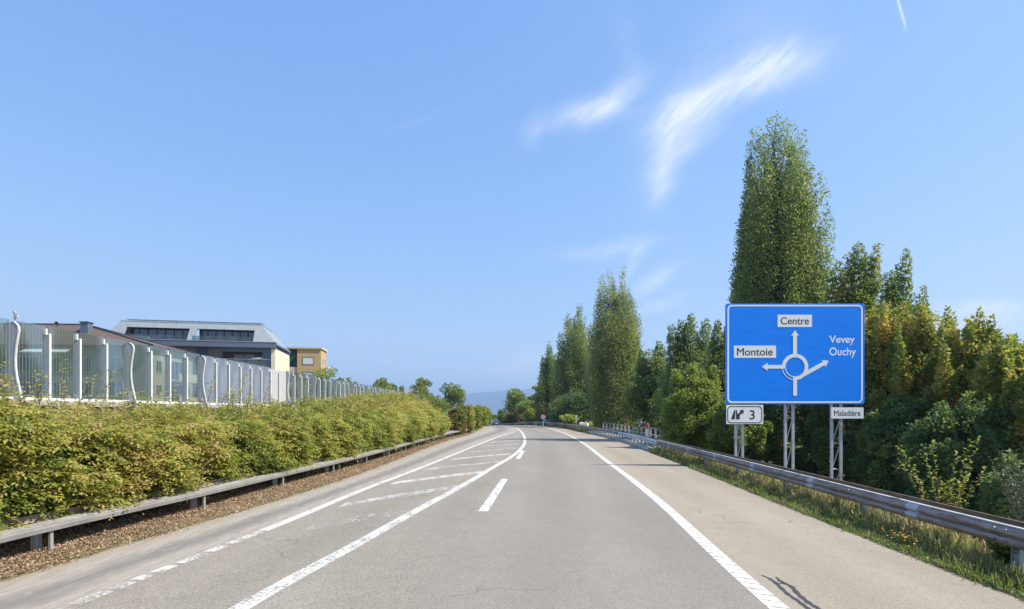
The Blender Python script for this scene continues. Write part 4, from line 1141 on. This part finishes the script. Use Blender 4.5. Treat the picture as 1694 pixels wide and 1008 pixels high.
    mp = MB().prism(rounded(X(1374.2), X(1427.4), Z(692.6), Z(674.2), .02, 2), 'y', -.05, -.02).build('place_plate', M['sign_white'], root)
    text('Maladière', 1378.8, 1422.4, 679.0, 688.2, -.0505, M['sign_black'], mp, .008)
    # lattice posts
    for (xa, xb, w, ytop) in ((1219.5, 1230.8, .048, 672), (1302.2, 1314.8, .05, 510), (1379.2, 1394.6, .05, 510)):
        b = MB(); gg = gz(O.x + X((xa + xb) / 2), D) - gb - .5
        zt = Z(ytop); xa_, xb_ = X(xa), X(xb); yy = .16
        b.box(xa_ - w, xa_ + w, yy - w, yy + w, gg, zt); b.box(xb_ - w, xb_ + w, yy - w, yy + w, gg, zt)
        z = zt - .25
        while z > gg + .6:
            b.tube([(xa_ + w, yy, z), (xb_ - w, yy, z - .03)], (.026), 6)
            if z - 1.2 > gg: b.tube([(xb_ - w, yy, z - .10), (xa_ + w, yy, z - 1.08)], .018, 6)
            z -= 1.18
        b.build('lattice_post', M['galv'], root)
build_sign()

def speed_sign():
    D = 93; p = px(898.6, 690, D); g = float(hY(D)); x = p.x
    root = empty('speed_sign', (x, D, g), 'round red-rimmed speed limit sign at the bend beside the poplars', 'road sign')
    zc = p.z - g; circ = lambda r, n=28: [(r * math.cos(t), zc + r * math.sin(t)) for t in np.linspace(0, 2 * math.pi, n, endpoint=False)]
    MB().tube([(0, .06, 0), (0, .06, zc + .4)], .04, 8).build('post', M['galv'], root)
    MB().prism(circ(.50), 'y', -.02, .02).build('disc', M['sign_white'], root)
    ring_from(circ(.50), circ(.34), -.03, -.021).build('rim', M['sign_red'], root)
    me = text_mesh('60', .42, .30, .004, .02); o = link('lettering', me, root, M['sign_black']); o.location = (-.21, -.0215, zc - .15)
speed_sign()

# ------------------------------------------------------------------ noise barrier
XW = -14.0
def glass_mat(name, tint, milky, stripe):
    m, t, out = mat(name)
    oc = coords(t); sp = t.new('ShaderNodeSeparateXYZ'); t.l.new(oc, sp.inputs[0])
    fr = t.math('FRACT', t.math('MULTIPLY', sp.outputs[1], 9.5))
    line = t.math('LESS_THAN', fr, .30)
    n = t.noise(t.mapping(oc, scale=(1, 1, .4)), 1.2, 3)
    tr = t.new('ShaderNodeBsdfTransparent'); tr.inputs[0].default_value = (*tint, 1)
    df = t.new('ShaderNodeBsdfDiffuse'); df.inputs[0].default_value = (.42, .48, .48, 1) if milky < .5 else (.27, .31, .38, 1)
    gl = t.new('ShaderNodeBsdfGlossy'); gl.inputs['Roughness'].default_value = .04
    f = t.math('ADD', t.math('MULTIPLY', line, stripe), t.math('MULTIPLY', t.maprange(n, .3, .7, .6, 1.4), milky), clamp=True)
    m1 = t.new('ShaderNodeMixShader'); t.set(m1.inputs[0], f); t.l.new(tr.outputs[0], m1.inputs[1]); t.l.new(df.outputs[0], m1.inputs[2])
    fz = t.new('ShaderNodeFresnel'); fz.inputs[0].default_value = 1.45
    m2 = t.new('ShaderNodeMixShader'); t.set(m2.inputs[0], t.math('MULTIPLY', fz.outputs[0], .6)); t.l.new(m1.outputs[0], m2.inputs[1]); t.l.new(gl.outputs[0], m2.inputs[2])
    t.l.new(m2.outputs[0], out.inputs[0])
    return m
M['glass'] = glass_mat('barrier_glass', (.88, .96, .94), .04, .14)
M['glass_milky'] = glass_mat('barrier_milky_panel', (.75, .80, .88), .62, .16)
M['panel_solid'] = plain('panel_solid', (.50, .50, .48), .6, var=.06)

def build_barrier():
    root = empty('noise_barrier', (XW, 15, 2.9), 'tall glass noise barrier with white posts and curved silver fins behind the hedge', 'noise barrier')
    S = 1.1375; y0 = 15.0 - 4 * S; n = 62
    pm = MB().box(-.22, -.010, -.036, .036, 0, 2.0, 0).box(-.010, 0.0, -.034, .034, -.02, 1.97, 1)  # white front and grey body paint in the sunlit and shaded sides
    pme = pm.mesh('post'); pme.materials.append(M['post_grey']); pme.materials.append(M['white_paint'])
    cm = MB().box(-.13, -.05, -.03, .02, 1.93, 2.12).mesh('clamp', bevel=.008); cm.materials.append(M['white_paint'])
    gm = MB().box(-.112, -.10, .06, S - .06, .03, 2.20).mesh('glass_panel'); gm.materials.append(M['glass'])
    mm = MB().box(-.112, -.10, .06, S - .06, .03, 2.20).mesh('milky_panel'); mm.materials.append(M['glass_milky'])
    sm = MB().box(-.13, -.08, .06, S - .06, .03, 2.12).mesh('solid_panel'); sm.materials.append(M['panel_solid'])
    # curved fin: grey web plate with a flange along its S shaped front edge, sunlight painted in as pale colour
    fr = [(2.16, -.07), (2.10, .03), (2.02, .09), (1.90, .105), (1.70, .07), (1.45, .03), (1.15, .005), (.85, .01), (.55, .05), (.25, .12), (0.0, .18), (-.35, .27)]
    web = [(-.24, -.35)] + [(q, z) for z, q in fr[::-1]] + [(-.24, 2.02)]
    wb = MB().prism(web, 'y', -.03, .03); wme = wb.mesh('fin'); wme.materials.append(M['post_grey'])
    fl = MB(); V = []; F = []
    for z, q in fr:
        V += [(q - .01, -.04, z), (q + .02, -.04, z), (q + .02, .022, z), (q - .01, .022, z)]
    for i in range(len(fr) - 1):
        for a in range(4): F.append((i*4 + a, i*4 + (a+1) % 4, i*4 + 4 + (a+1) % 4, i*4 + 4 + a))
    F += [(0, 3, 2, 1), tuple((len(fr)-1)*4 + a for a in range(4))]
    fl.add(V, F); fme = fl.mesh('fin_flange', smooth=False); fme.materials.append(M['flange'])
    for i in range(n):
        y = y0 + i * S; curved = (i % 4 == 0) and i != 16
        loc = Vector((0, y - 15, 0))
        if curved:
            a = link('curved_fin', wme, root); a.location = loc
            b = link('flange', fme, a)
        else:
            a = link('post', pme, root); a.location = loc
            c = link('clamp', cm, a)
            c.location = (0.0, -.06, 0)
        if i < n - 1:
            if 8 <= i + 0 < 14 and False: pass
            me, nm = gm, 'glass_panel'
            if 12 <= i < 18: me, nm = mm, 'milky_panel'
            elif 18 <= i < 20: me, nm = sm, 'solid_panel'
            g = link(nm, me, root); g.location = loc
    L = (n - 1) * S
    MB().box(-.15, -.04, y0 - 15, y0 - 15 + L, -.05, .03).build('bottom_rail', M['white_paint'], root)
    MB().box(-.30, .02, y0 - 15, y0 - 15 + L, -.22, -.05).build('coping', M['concrete'], root)
    b = MB(); y = y0 - 15
    while y < y0 - 15 + L:
        b.box(-.25, -.04, y, y + .17, -1.5, -.22).box(-.25, -.06, y + .17, y + .25, -1.5, -.22); y += .25
    b.build('base_wall', M['brown_wall'], root)
    # small mast on the nearest fin
    b = MB().tube([(-.02, 0, 2.05), (-.02, 0, 2.46)], .028, 8).tube([(-.02, 0, 2.40), (-.02, 0, 2.44)], .05, 8).box(.0, .07, -.03, .03, 2.26, 2.36)
    b.build('mast', M['galv'], root)
build_barrier()

# ------------------------------------------------------------------ buildings
def tile_mat():
    m, t, out = mat('clay_tiles'); oc = coords(t)
    sp = t.new('ShaderNodeSeparateXYZ'); t.l.new(oc, sp.inputs[0])
    w = t.math('FRACT', t.math('MULTIPLY', sp.outputs[2], 7)); w2 = t.math('FRACT', t.math('MULTIPLY', sp.outputs[0], 4.2))
    c = t.mix(t.maprange(t.noise(oc, 6, 4), .3, .7), (.19, .12, .09, 1), (.12, .085, .07, 1))
    c = t.mix(t.math('MULTIPLY', t.math('LESS_THAN', w, .22), .6), c, (.05, .035, .03, 1))
    principled(t, out, c, .85, bump=t.math('ADD', w, w2), bstr=.6, bdist=.04)
    return m
def zinc_mat():
    m, t, out = mat('zinc_standing_seam'); oc = coords(t)
    sp = t.new('ShaderNodeSeparateXYZ'); t.l.new(oc, sp.inputs[0])
    w = t.math('FRACT', t.math('MULTIPLY', t.math('ADD', sp.outputs[0], t.math('MULTIPLY', sp.outputs[1], .0)), 1.9))
    seam_ = t.math('LESS_THAN', w, .09)
    c = t.mix(t.maprange(t.noise(oc, 1.5, 4), .3, .7), (.36, .39, .39, 1), (.29, .32, .33, 1))
    c = t.mix(t.math('MULTIPLY', seam_, .35), c, (.16, .18, .19, 1))
    principled(t, out, c, .5, .25, bump=seam_, bstr=.4, bdist=.03)
    return m
M['tiles'] = tile_mat(); M['zinc'] = zinc_mat()
M['slate_band'] = plain('slate_band', (.115, .150, .200), .5, var=.05)
M['taupe'] = plain('taupe_render', (.17, .145, .13), .8, var=.06)
M['navy_panel'] = plain('navy_panel', (.035, .055, .10), .4)
M['cream'] = plain('cream_render', (.72, .66, .50), .85, var=.05)
M['dark_glass'] = plain('window_glass', (.045, .075, .13), .08, .0, spec=1.0, var=.2, scale=.5)
M['ochre'] = plain('ochre_render', (.55, .38, .17), .85, var=.07)
M['ochre_light'] = plain('ochre_light', (.62, .52, .36), .85, var=.07)
M['beige'] = plain('beige_render', (.50, .46, .36), .85, var=.07)
M['shaded_wall'] = plain('shaded_render', (.34, .34, .33), .85, var=.06)  # shade of the house front painted in as grey
M['frame_white'] = plain('frame_white', (.72, .72, .70), .5)
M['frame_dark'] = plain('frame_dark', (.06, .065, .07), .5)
M['awning'] = plain('awning_fabric', (.75, .56, .46), .8, var=.04)
M['awning_white'] = plain('awning_white', (.78, .80, .78), .8, var=.04)
M['shutter'] = plain('roller_shutter', (.50, .54, .56), .6)
M['balcony_glass'] = glass_mat('balcony_glass', (.55, .68, .72), .12, .0)
M['solar'] = plain('solar_panel', (.03, .05, .05), .2, spec=.8)

def window(parent, face, a, b, z0, z1, pos, frame='frame_white', pane='dark_glass', bars=1, w=.06, name='window'):
    """face 'f' = wall facing -y at y=pos ; 'r' = wall facing +x at x=pos. a..b along the wall"""
    f = MB(); g = MB()
    def B(mb, u0, u1, v0, v1, d0, d1):
        if face == 'f': mb.box(u0, u1, pos - d1, pos - d0, v0, v1)
        else: mb.box(pos + d0, pos + d1, u0, u1, v0, v1)
    B(f, a, b, z0, z0 + w, .002, .05); B(f, a, b, z1 - w, z1, .002, .05); B(f, a, a + w, z0 + w, z1 - w, .002, .05); B(f, b - w, b, z0 + w, z1 - w, .002, .05)
    for i in range(1, bars + 1):
        c = a + (b - a) * i / (bars + 1); B(f, c - w / 2, c + w / 2, z0 + w, z1 - w, .002, .045)
    B(g, a + w * .5, b - w * .5, z0 + w * .5, z1 - w * .5, .003, .02)
    fo = f.build(name, M[frame], parent); g.build('pane', M[pane], fo)
    return fo

def build_modern():
    th = math.radians(11.5)
    root = empty('apartment_building', (-33.4, 75, 1.0), 'modern zinc-roofed apartment block with two recessed top-floor loggias', 'building', rz=th)
    root.scale = (1.09, 1, 1)
    z_ = lambda h: h - 1.0
    Lb = 20.3; Dp = 9.6
    # lower body: piers around a recess for the balcony at the right end
    w = MB()
    w.box(-Lb, -6.4, .30, Dp, 0, z_(11.5)); w.box(-6.4, -.5, 2.2, Dp, 0, z_(11.5)); w.box(-6.4, -.5, .3, 2.2, 0, z_(8.7))
    w.build('wall', M['taupe'], root)
    MB().box(-.5, 0, .05, Dp, 0, z_(11.46)).build('end_wall', M['cream'], root)
    MB().box(-6.4, -.5, .32, 2.2, z_(10.95), z_(11.49)).build('balcony_ceiling', M['slate_band'], root)
    MB().box(-1.6, -.52, .40, 2.2, z_(8.72), z_(10.94)).build('balcony_screen', M['slate_band'], root)
    bal = MB().box(-6.4, -.45, -1.2, .29, z_(8.45), z_(8.70)).build('balcony_slab', M['slate_band'], root)
    MB().box(-6.4, -.45, -1.18, -1.15, z_(8.705), z_(9.75)).build('balustrade', M['balcony_glass'], bal)
    MB().box(-6.45, -.4, -1.22, -1.12, z_(9.752), z_(9.80)).build('handrail', M['galv'], bal)
    # band with pale cap
    band = MB().box(-Lb - .2, .15, -.35, .29, z_(11.5), z_(12.25)).build('parapet_band', M['slate_band'], root)
    MB().box(-Lb - .25, .20, -.40, .28, z_(12.252), z_(12.33)).build('cap', M['rail_light'], band)
    MB().box(-Lb, .0, .30, Dp, z_(11.502), z_(12.28)).build('terrace_slab', M['slate_band'], root)
    # mansard storey: sloping zinc planes with two openings
    y_a, y_b, za, zb = .5, 1.9, z_(12.285), z_(14.95)
    def sl(x0, x1, h0, h1, x0t=None, x1t=None, t=.25):
        s0 = (h0 - za) / (zb - za); s1 = (h1 - za) / (zb - za); ya_, yb_ = y_a + (y_b - y_a) * s0, y_a + (y_b - y_a) * s1
        x0t = x0 if x0t is None else x0t; x1t = x1 if x1t is None else x1t
        V = [(x0, ya_, h0), (x1, ya_, h0), (x1t, yb_, h1), (x0t, yb_, h1), (x0, ya_ + t, h0), (x1, ya_ + t, h0), (x1t, yb_ + t, h1), (x0t, yb_ + t, h1)]
        m_.add(V, [(0, 1, 2, 3), (7, 6, 5, 4), (0, 4, 5, 1), (1, 5, 6, 2), (2, 6, 7, 3), (3, 7, 4, 0)])
    m_ = MB(); zh = z_(14.15)
    hR = lambda h: -.1 - 2.0 * (h - za) / (zb - za); hL = lambda h: -Lb + .1 + 1.7 * (h - za) / (zb - za)
    sl(-2.8, hR(za), za, zh, -2.8, hR(zh)); sl(-10.6, -9.8, za, zh, -10.5, -9.65); sl(hL(za), -17.8, za, zh, hL(zh), -17.7)
    sl(hL(zh), hR(zh), zh, zb, hL(zb), hR(zb))
    # side planes, back and flat roof
    m_.add([(hR(za), y_a + .02, za), (hR(za), Dp, za), (hR(zb), Dp - 1.4, zb), (hR(zb), y_b + .02, zb), (hR(za) - .25, y_a + .02, za), (hR(za) - .25, Dp, za), (hR(zb) - .25, Dp - 1.4, zb), (hR(zb) - .25, y_b + .02, zb)],
           [(0, 1, 2, 3), (7, 6, 5, 4), (0, 4, 5, 1), (1, 5, 6, 2), (2, 6, 7, 3), (3, 7, 4, 0)])
    m_.add([(hL(za), y_a + .02, za), (hL(za), Dp, za), (hL(zb), Dp - 1.4, zb), (hL(zb), y_b + .02, zb), (hL(za) + .25, y_a + .02, za), (hL(za) + .25, Dp, za), (hL(zb) + .25, Dp - 1.4, zb), (hL(zb) + .25, y_b + .02, zb)],
           [(3, 2, 1, 0), (4, 5, 6, 7), (1, 5, 4, 0), (2, 6, 5, 1), (3, 7, 6, 2), (0, 4, 7, 3)])
    m_.box(hL(zb) - .05, hR(zb) + .05, y_b - .03, Dp - 1.4, zb + .002, zb + .12)
    rf = m_.build('mansard_roof', M['zinc'], root)
    # eave plane falling towards the road on the right flank
    MB().add([(.02, -.3, z_(12.3)), (.02, 9.3, z_(12.3)), (.30, 9.3, z_(11.9)), (.30, -.3, z_(11.9)), (-.05, -.3, z_(12.2)), (-.05, 9.3, z_(12.2)), (.25, 9.3, z_(11.8)), (.25, -.3, z_(11.8))],
             [(0, 1, 2, 3), (7, 6, 5, 4), (0, 4, 5, 1), (1, 5, 6, 2), (2, 6, 7, 3), (3, 7, 4, 0)]).build('side_eave', M['slate_band'], root)
    # loggia glazing
    for (x0, x1) in ((-9.7, -2.9), (-17.7, -10.7)):
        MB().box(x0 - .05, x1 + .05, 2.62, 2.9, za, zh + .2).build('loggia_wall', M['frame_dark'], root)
        nw = 7
        for i in range(nw):
            a = x0 + (x1 - x0) * i / nw; b_ = x0 + (x1 - x0) * (i + 1) / nw
            window(root, 'f', a + .02, b_ - .02, za + .05, zh - .05, 2.62, 'frame_dark', 'dark_glass', 0, .05, name='loggia_window')
        MB().box(x0, x1, 2.0, 2.6, zh + .003, zh + .08).build('loggia_ceiling', M['frame_dark'], root)
        MB().box(x0, x1, -.30, -.27, z_(12.335), z_(12.95)).build('balustrade', M['balcony_glass'], root)
    MB().box(-17.2, -14.9, .5, .9, z_(12.29), z_(12.85)).build('planter', M['rail_light'], root)
    for i in range(6):
        x0 = -18.0 + i * 2.65
        b = MB().add([(x0, 2.2, zb + .30), (x0 + 2.58, 2.2, zb + .30), (x0 + 2.58, 4.2, zb + .50), (x0, 4.2, zb + .50), (x0, 2.2, zb + .36), (x0 + 2.58, 2.2, zb + .36), (x0 + 2.58, 4.2, zb + .56), (x0, 4.2, zb + .56)],
                 [(0, 3, 2, 1), (4, 5, 6, 7), (0, 1, 5, 4), (1, 2, 6, 5), (2, 3, 7, 6), (3, 0, 4, 7)])
        b.box(x0 + .3, x0 + .36, 2.3, 2.36, zb + .13, zb + .30).box(x0 + 2.2, x0 + 2.26, 2.3, 2.36, zb + .13, zb + .30)
        b.build('solar_panel', M['solar'], root)
    # openings of the storey below
    window(root, 'f', -9.4, -8.0, z_(8.4), z_(11.35), .30, 'frame_dark', 'navy_panel', 1)
    window(root, 'f', -12.7, -10.9, z_(8.7), z_(11.3), .30, 'frame_dark', 'dark_glass', 1)
    aw = MB().add([(-12.6, .25, z_(11.1)), (-10.5, .25, z_(11.1)), (-10.5, -.6, z_(10.62)), (-12.6, -.6, z_(10.62)), (-12.6, .25, z_(11.05)), (-10.5, .25, z_(11.05)), (-10.5, -.6, z_(10.5)), (-12.6, -.6, z_(10.5))],
             [(0, 1, 2, 3), (7, 6, 5, 4), (0, 4, 5, 1), (1, 5, 6, 2), (2, 6, 7, 3), (3, 7, 4, 0)]); aw.build('awning', M['awning'], root)
    window(root, 'f', -15.6, -13.9, z_(8.6), z_(11.3), .30, 'frame_dark', 'navy_panel', 1)
    window(root, 'f', -19.0, -17.2, z_(8.6), z_(11.3), .30, 'frame_dark', 'dark_glass', 1)
    for (a, b_) in ((-5.4, -4.3), (-4.1, -3.0)): window(root, 'f', a, b_, z_(8.8), z_(10.7), 2.2, 'frame_white', 'dark_glass', 0)
    for zz in (5.6, 2.6):
        for a in (-19, -15.6, -12.4, -9.2, -5.6, -3):
            window(root, 'f', a, a + 1.6, z_(zz), z_(zz + 2.1), .30, 'frame_dark', 'dark_glass', 1)
    # drying rack on the balcony
    r = MB()
    for i in range(5): r.bar((-2.6 + i * .2, -.7, z_(9.95)), (-2.2 + i * .2, -.2, z_(10.05)), .02, .02)
    r.bar((-2.7, -.7, z_(9.9)), (-1.5, -.6, z_(10.15)), .03, .03).bar((-2.4, -.6, z_(8.71)), (-1.8, -.5, z_(10.1)), .02, .02).bar((-1.8, -.6, z_(8.71)), (-2.4, -.5, z_(10.1)), .02, .02)
    ob = r.build('drying_rack', M['frame_white']); ob.matrix_world = Matrix.Translation((-33.4, 75, 1.0)) @ Matrix.Rotation(th, 4, 'Z') @ Matrix.Diagonal((1.09, 1, 1, 1))
    tag(ob, 'white drying rack on the balcony of the zinc-roofed block', 'drying rack')
build_modern()

def build_ochre():
    th = math.radians(8)
    root = empty('apartment_building', (-38.8, 108, 0), 'ochre flat-roofed apartment block behind the right end of the zinc-roofed block', 'building', rz=th)
    H = 15.3
    w = MB(); w.box(-4.6, 0, 0, 5.5, 0, H)
    w.build('wall', M['ochre'], root)
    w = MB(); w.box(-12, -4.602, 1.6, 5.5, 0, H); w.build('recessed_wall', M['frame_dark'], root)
    for zz in (1.6, 4.6, 7.6, 10.6):
        MB().box(-12, -4.602, .2, 1.598, zz - .2, zz + 1.0).build('balcony', M['ochre_light'], root)
    MB().box(-12.2, .25, -.25, 5.7, H + .002, H + .35).build('roof_slab', M['ochre_light'], root)
    for zz, pn in ((12.1, 'frame_white'), (9.1, 'shutter'), (6.1, 'shutter'), (3.1, 'shutter')):
        window(root, 'f', -3.6, -1.35, zz, zz + 1.55, 0, 'frame_dark', pn, 0, .09)
        for a in (1.2, 3.4): window(root, 'r', a, a + 1.2, zz, zz + 1.5, 0, 'frame_white', 'dark_glass', 1)
        MB().box(.002, .9, 2.9, 5.0, zz - .5, zz - .1).build('balcony', M['ochre_light'], root)
    # folded green parasol on the top balcony
    p = MB(); p.tube([(-7.2, .9, 11.6), (-5.6, .8, 13.6)], [.05, .30], 8).tube([(-5.6, .8, 13.6), (-5.3, .8, 13.95)], [.30, .03], 8)
    ob = p.build('folded_parasol', plain('green_cloth', (.03, .32, .10), .8)); ob.matrix_world = Matrix.Translation((-38.8, 108, 0)) @ Matrix.Rotation(th, 4, 'Z')
    tag(ob, 'green folded parasol leaning on the top balcony of the ochre block', 'parasol')
build_ochre()

def build_house():
    root = empty('house', (-41, 60, 1.0), 'brown tile-roofed house seen through the left part of the glass barrier', 'building', rz=math.radians(3))
    g = 1.0; E = 9.95 - g; R = 12.95 - g; Wd = 27; Dp = 8.6
    MB().box(-Wd, -.02, 0, Dp, 0, E).build('wall', M['shaded_wall'], root)
    MB().box(-.018, .25, -.02, Dp, 0, E - .004).build('side_wall', M['beige'], root)
    e = .55
    V = [(-Wd - e, -e, E), (.25 + e, -e, E), (.25 + e, Dp + e, E), (-Wd - e, Dp + e, E), (-9.9, Dp / 2, R), (-Wd + 7, Dp / 2, R)]
    roof = MB().add(V, [(0, 1, 4, 5), (1, 2, 4), (2, 3, 5, 4), (3, 0, 5), (3, 2, 1, 0)]).build('roof', M['tiles'], root)
    b = MB()
    for p, q in (((.25 + e, -e, E + .03), (-9.9, Dp / 2, R + .03)), ((-9.9, Dp / 2, R + .03), (-Wd + 7, Dp / 2, R + .03)), ((.25 + e, Dp + e, E + .03), (-9.9, Dp / 2, R + .03))): b.bar(p, q, .22, .16)
    b.build('ridge_tiles', M['frame_dark'], roof)
    gt = MB().box(-Wd - e, .25 + e, -e - .12, -e - .002, E - .12, E + .02).box(.25 + e + .002, .25 + e + .12, -e, Dp + e, E - .12, E + .02); gt.build('gutter', M['frame_dark'], roof)
    def chim(x0, x1, y0, zt, mm):
        c = MB().box(x0, x1, y0, y0 + .8, R - 2.2, zt).build('chimney', M[mm], roof)
        MB().box(x0 - .08, x1 + .08, y0 - .08, y0 + .88, zt + .002, zt + .12).build('cap', M['frame_dark'], c)
    chim(-9.0, -8.15, 2.2, R - .05, 'slate_band'); chim(-5.7, -5.2, 6.3, R + .3 - 1.6, 'tiles'); 
    # satellite dish
    d = MB(); n = 14
    V = [(-11.6, 2.2, R - .22)] + [(-11.6 + .26 * math.cos(t), 2.12, R - .22 + .26 * math.sin(t)) for t in np.linspace(0, 2 * math.pi, n, endpoint=False)]
    d.add(V, [(0, 1 + k, 1 + (k + 1) % n) for k in range(n)]); d.tube([(-11.6, 2.25, R - .25), (-11.6, 2.25, R - 1.6)], .03, 6)
    d.build('satellite_dish', M['frame_dark'], roof)
    for zz in (7.0, 4.2, 1.2):
        for a in (-26, -23.6, -20.6, -17.4, -14.4, -11.2, -7.8, -4.4):
            window(root, 'f', a, a + 1.7, zz - g, zz + 1.7 - g, 0, 'frame_white', 'dark_glass', 1)
        for a in (.9, ): window(root, 'r', a, a + 1.1, zz - g, zz + 1.5 - g, .25, 'frame_white', 'dark_glass', 1)
        MB().box(.252, 1.5, 3.4, 7.6, zz - .85 - g, zz - .70 - g).box(1.42, 1.5, 3.4, 7.6, zz - .70 - g, zz + .15 - g).build('balcony', M['ochre_light'], root)
        window(root, 'r', 3.7, 6.4, zz - .65 - g, zz + 1.7 - g, .25, 'frame_white', 'dark_glass', 2)
        window(root, 'r', 6.7, 7.7, zz - .65 - g, zz + 1.7 - g, .25, 'frame_white', 'dark_glass', 1)
    for (a, z) in ((-12.6, 9.75), (-10.2, 9.75)):
        MB().add([(a - .2, -.06, z - g), (a + 2.2, -.06, z - g), (a + 2.0, -1.1, z - .60 - g), (a - .4, -1.1, z - .60 - g), (a - .2, -.06, z - .05 - g), (a + 2.2, -.06, z - .05 - g), (a + 2.0, -1.1, z - .68 - g), (a - .4, -1.1, z - .68 - g)],
                 [(0, 1, 2, 3), (7, 6, 5, 4), (0, 4, 5, 1), (1, 5, 6, 2), (2, 6, 7, 3), (3, 7, 4, 0)]).build('awning', M['awning_white'], root)
build_house()

# ------------------------------------------------------------------ cars and small things far ahead
def car(label, loc, rz, body_col, name='car', flat=False):
    root = empty(name, loc, label, 'car', rz=rz)
    pm = plain('car_paint', body_col, .25, .3, var=.02, spec=.8)
    tyre = plain('tyre', (.02, .02, .02), .8); 
    # lofted body, x across, y forward (nose at +y)
    sec = [(-2.05, .42, .88, .74), (-2.0, .30, 1.0, .84), (-1.3, .25, 1.02, .88), (0, .24, .98, .89), (1.1, .25, .96, .88), (1.8, .30, .84, .82), (2.08, .42, .66, .68)]
    V = []; F = []; n = 8
    for (y, zb, zt, w) in sec:
        V += [(-w * .92, y, zb), (w * .92, y, zb), (w, y, zb + .12), (w, y, (zb + zt) / 2), (w * .95, y, zt - .05), (w * .86, y, zt), (-w * .86, y, zt), (-w * .95, y, zt - .05)]
        V.insert(len(V), (-w, y, (zb + zt) / 2)); V.append((-w, y, zb + .12))
    n = 10
    for i in range(len(sec) - 1):
        for k in range(n): F.append((i*n + k, i*n + (k+1) % n, (i+1)*n + (k+1) % n, (i+1)*n + k))
    F += [tuple(range(n))[::-1], tuple((len(sec)-1)*n + k for k in range(n))]
    body = MB().add(V, F).build('body', pm, root, smooth=False)
    cab = [(-1.95, .90, .76), (-1.62, 1.44, .60), (-.3, 1.52, .60), (.55, 1.42, .60), (1.15, .93, .76)]
    V = []; F = []
    for (y, z, w) in cab: V += [(-w, y, z), (w, y, z)]
    V += [(-.8, -1.95, .86), (.8, -1.95, .86), (-.8, 1.15, .86), (.8, 1.15, .86)]
    F = [(0, 2, 3, 1), (2, 4, 5, 3), (4, 6, 7, 5), (6, 8, 9, 7), (0, 1, 11, 10), (8, 12, 13, 9), (0, 10, 12, 8, 6, 4, 2), (1, 3, 5, 7, 9, 13, 11)]
    MB().add(V, F).build('cabin', pm, root)
    g = MB()
    g.add([(-.62, -1.955, 1.0), (.62, -1.955, 1.0), (.52, -1.66, 1.40), (-.52, -1.66, 1.40)], [(0, 1, 2, 3)])
    for v in range(len(g.v)): pass
    gm = g.build('rear_window', M['dark_glass'], root); gm.location = (0, -.03, 0.0)
    g = MB().add([(-.68, 1.10, 1.0), (.68, 1.10, 1.0), (.55, .64, 1.40), (-.55, .64, 1.40)], [(3, 2, 1, 0)]); gm = g.build('windscreen', M['dark_glass'], root); gm.location = (0, .05, .02)
    for s in (-1, 1):
        g = MB().add([(s * .745, -1.5, 1.0), (s * .745, .85, 1.0), (s * .62, .45, 1.38), (s * .62, -1.35, 1.38)], [(0, 1, 2, 3)]); q = g.build('side_window', M['dark_glass'], root); q.location = (s * .03, 0, 0)
        MB().box(s * .74 - .07, s * .74 + .07, -2.07, -2.02, .70, .86).build('tail_light', M['sign_red'], root)
        MB().box(s * .60 - .14, s * .60 + .14, 2.03, 2.12, .52, .64).build('headlight', M['frame_white'], root)
        MB().box(s * .98 - .07, s * .98 + .07, .60, .72, .95, 1.08).build('mirror', pm, root)
        for yy in (-1.3, 1.3):
            w = MB().tube([(s * .70, yy, .32), (s * .91, yy, .32)], .32, 18).build('wheel', tyre, root)
            MB().tube([(s * .905, yy, .32), (s * .925, yy, .32)], .19, 14).build('rim', M['galv'], w)
    MB().box(-.26, .26, -2.075, -2.06, .58, .69).build('licence_plate', M['sign_white'], root)
    MB().box(-.80, .80, -2.12, -1.98, .30, .50).build('bumper', pm, root)
    return root
pc = px(818.5, 700, 128)
car('dark grey-blue car driving away at the far bend', (pc.x, 128, float(hY(128)) + .01), math.radians(14), (.06, .09, .14))
pc = px(910, 700, 97)
car('teal car with sunlit bonnet just beyond the guardrail at the bend', (pc.x + .8, 99, gz(pc.x + .8, 99) + .05), math.radians(-80), (.05, .20, .24))
# pale block and white-topped post behind the rail
def small_things():
    p = px(967, 700, 76)
    x = p.x; g = float(hY(76)); 
    V = [(-.7, -.3, -1.6), (.75, -.35, -1.6), (.8, .35, -1.6), (-.7, .4, -1.6), (-.75, -.25, .95), (.35, -.3, 1.02), (.62, .3, .95), (-.6, .35, 1.05)]
    b = MB().add(V, [(0, 3, 2, 1), (4, 5, 6, 7), (0, 1, 5, 4), (1, 2, 6, 5), (2, 3, 7, 6), (3, 0, 4, 7)])
    o = b.build('concrete_block', M['cream'], None, bevel=.06); o.location = (x, 76, g); tag(o, 'pale concrete block standing behind the guardrail under the poplars', 'block')
    p = px(953, 694, 78); g = gz(p.x, 78)
    r = empty('marker_post', (p.x, 78, g), 'slim grey post with white cap between the pale bush and the concrete block', 'marker post')
    h = p.z + .25 - g
    MB().tube([(0, 0, 0), (0, 0, h)], .07, 8).build('post', M['post_grey'], r); MB().tube([(0, 0, h), (0, 0, h + .22)], .075, 8).build('cap', M['white_paint'], r)
    p = px(858.8, 698, 140); g = gz(p.x, 140)
    r = empty('marker_post', (p.x, 140, g), 'pale reddish stake in front of the brown bush at the far bend', 'marker post')
    MB().box(-.12, .12, -.12, .12, 0, 1.7).build('post', M['rail_light'], r); MB().box(-.13, .13, -.13, .13, 1.702, 2.4).build('cap', M['orange'], r)
small_things()
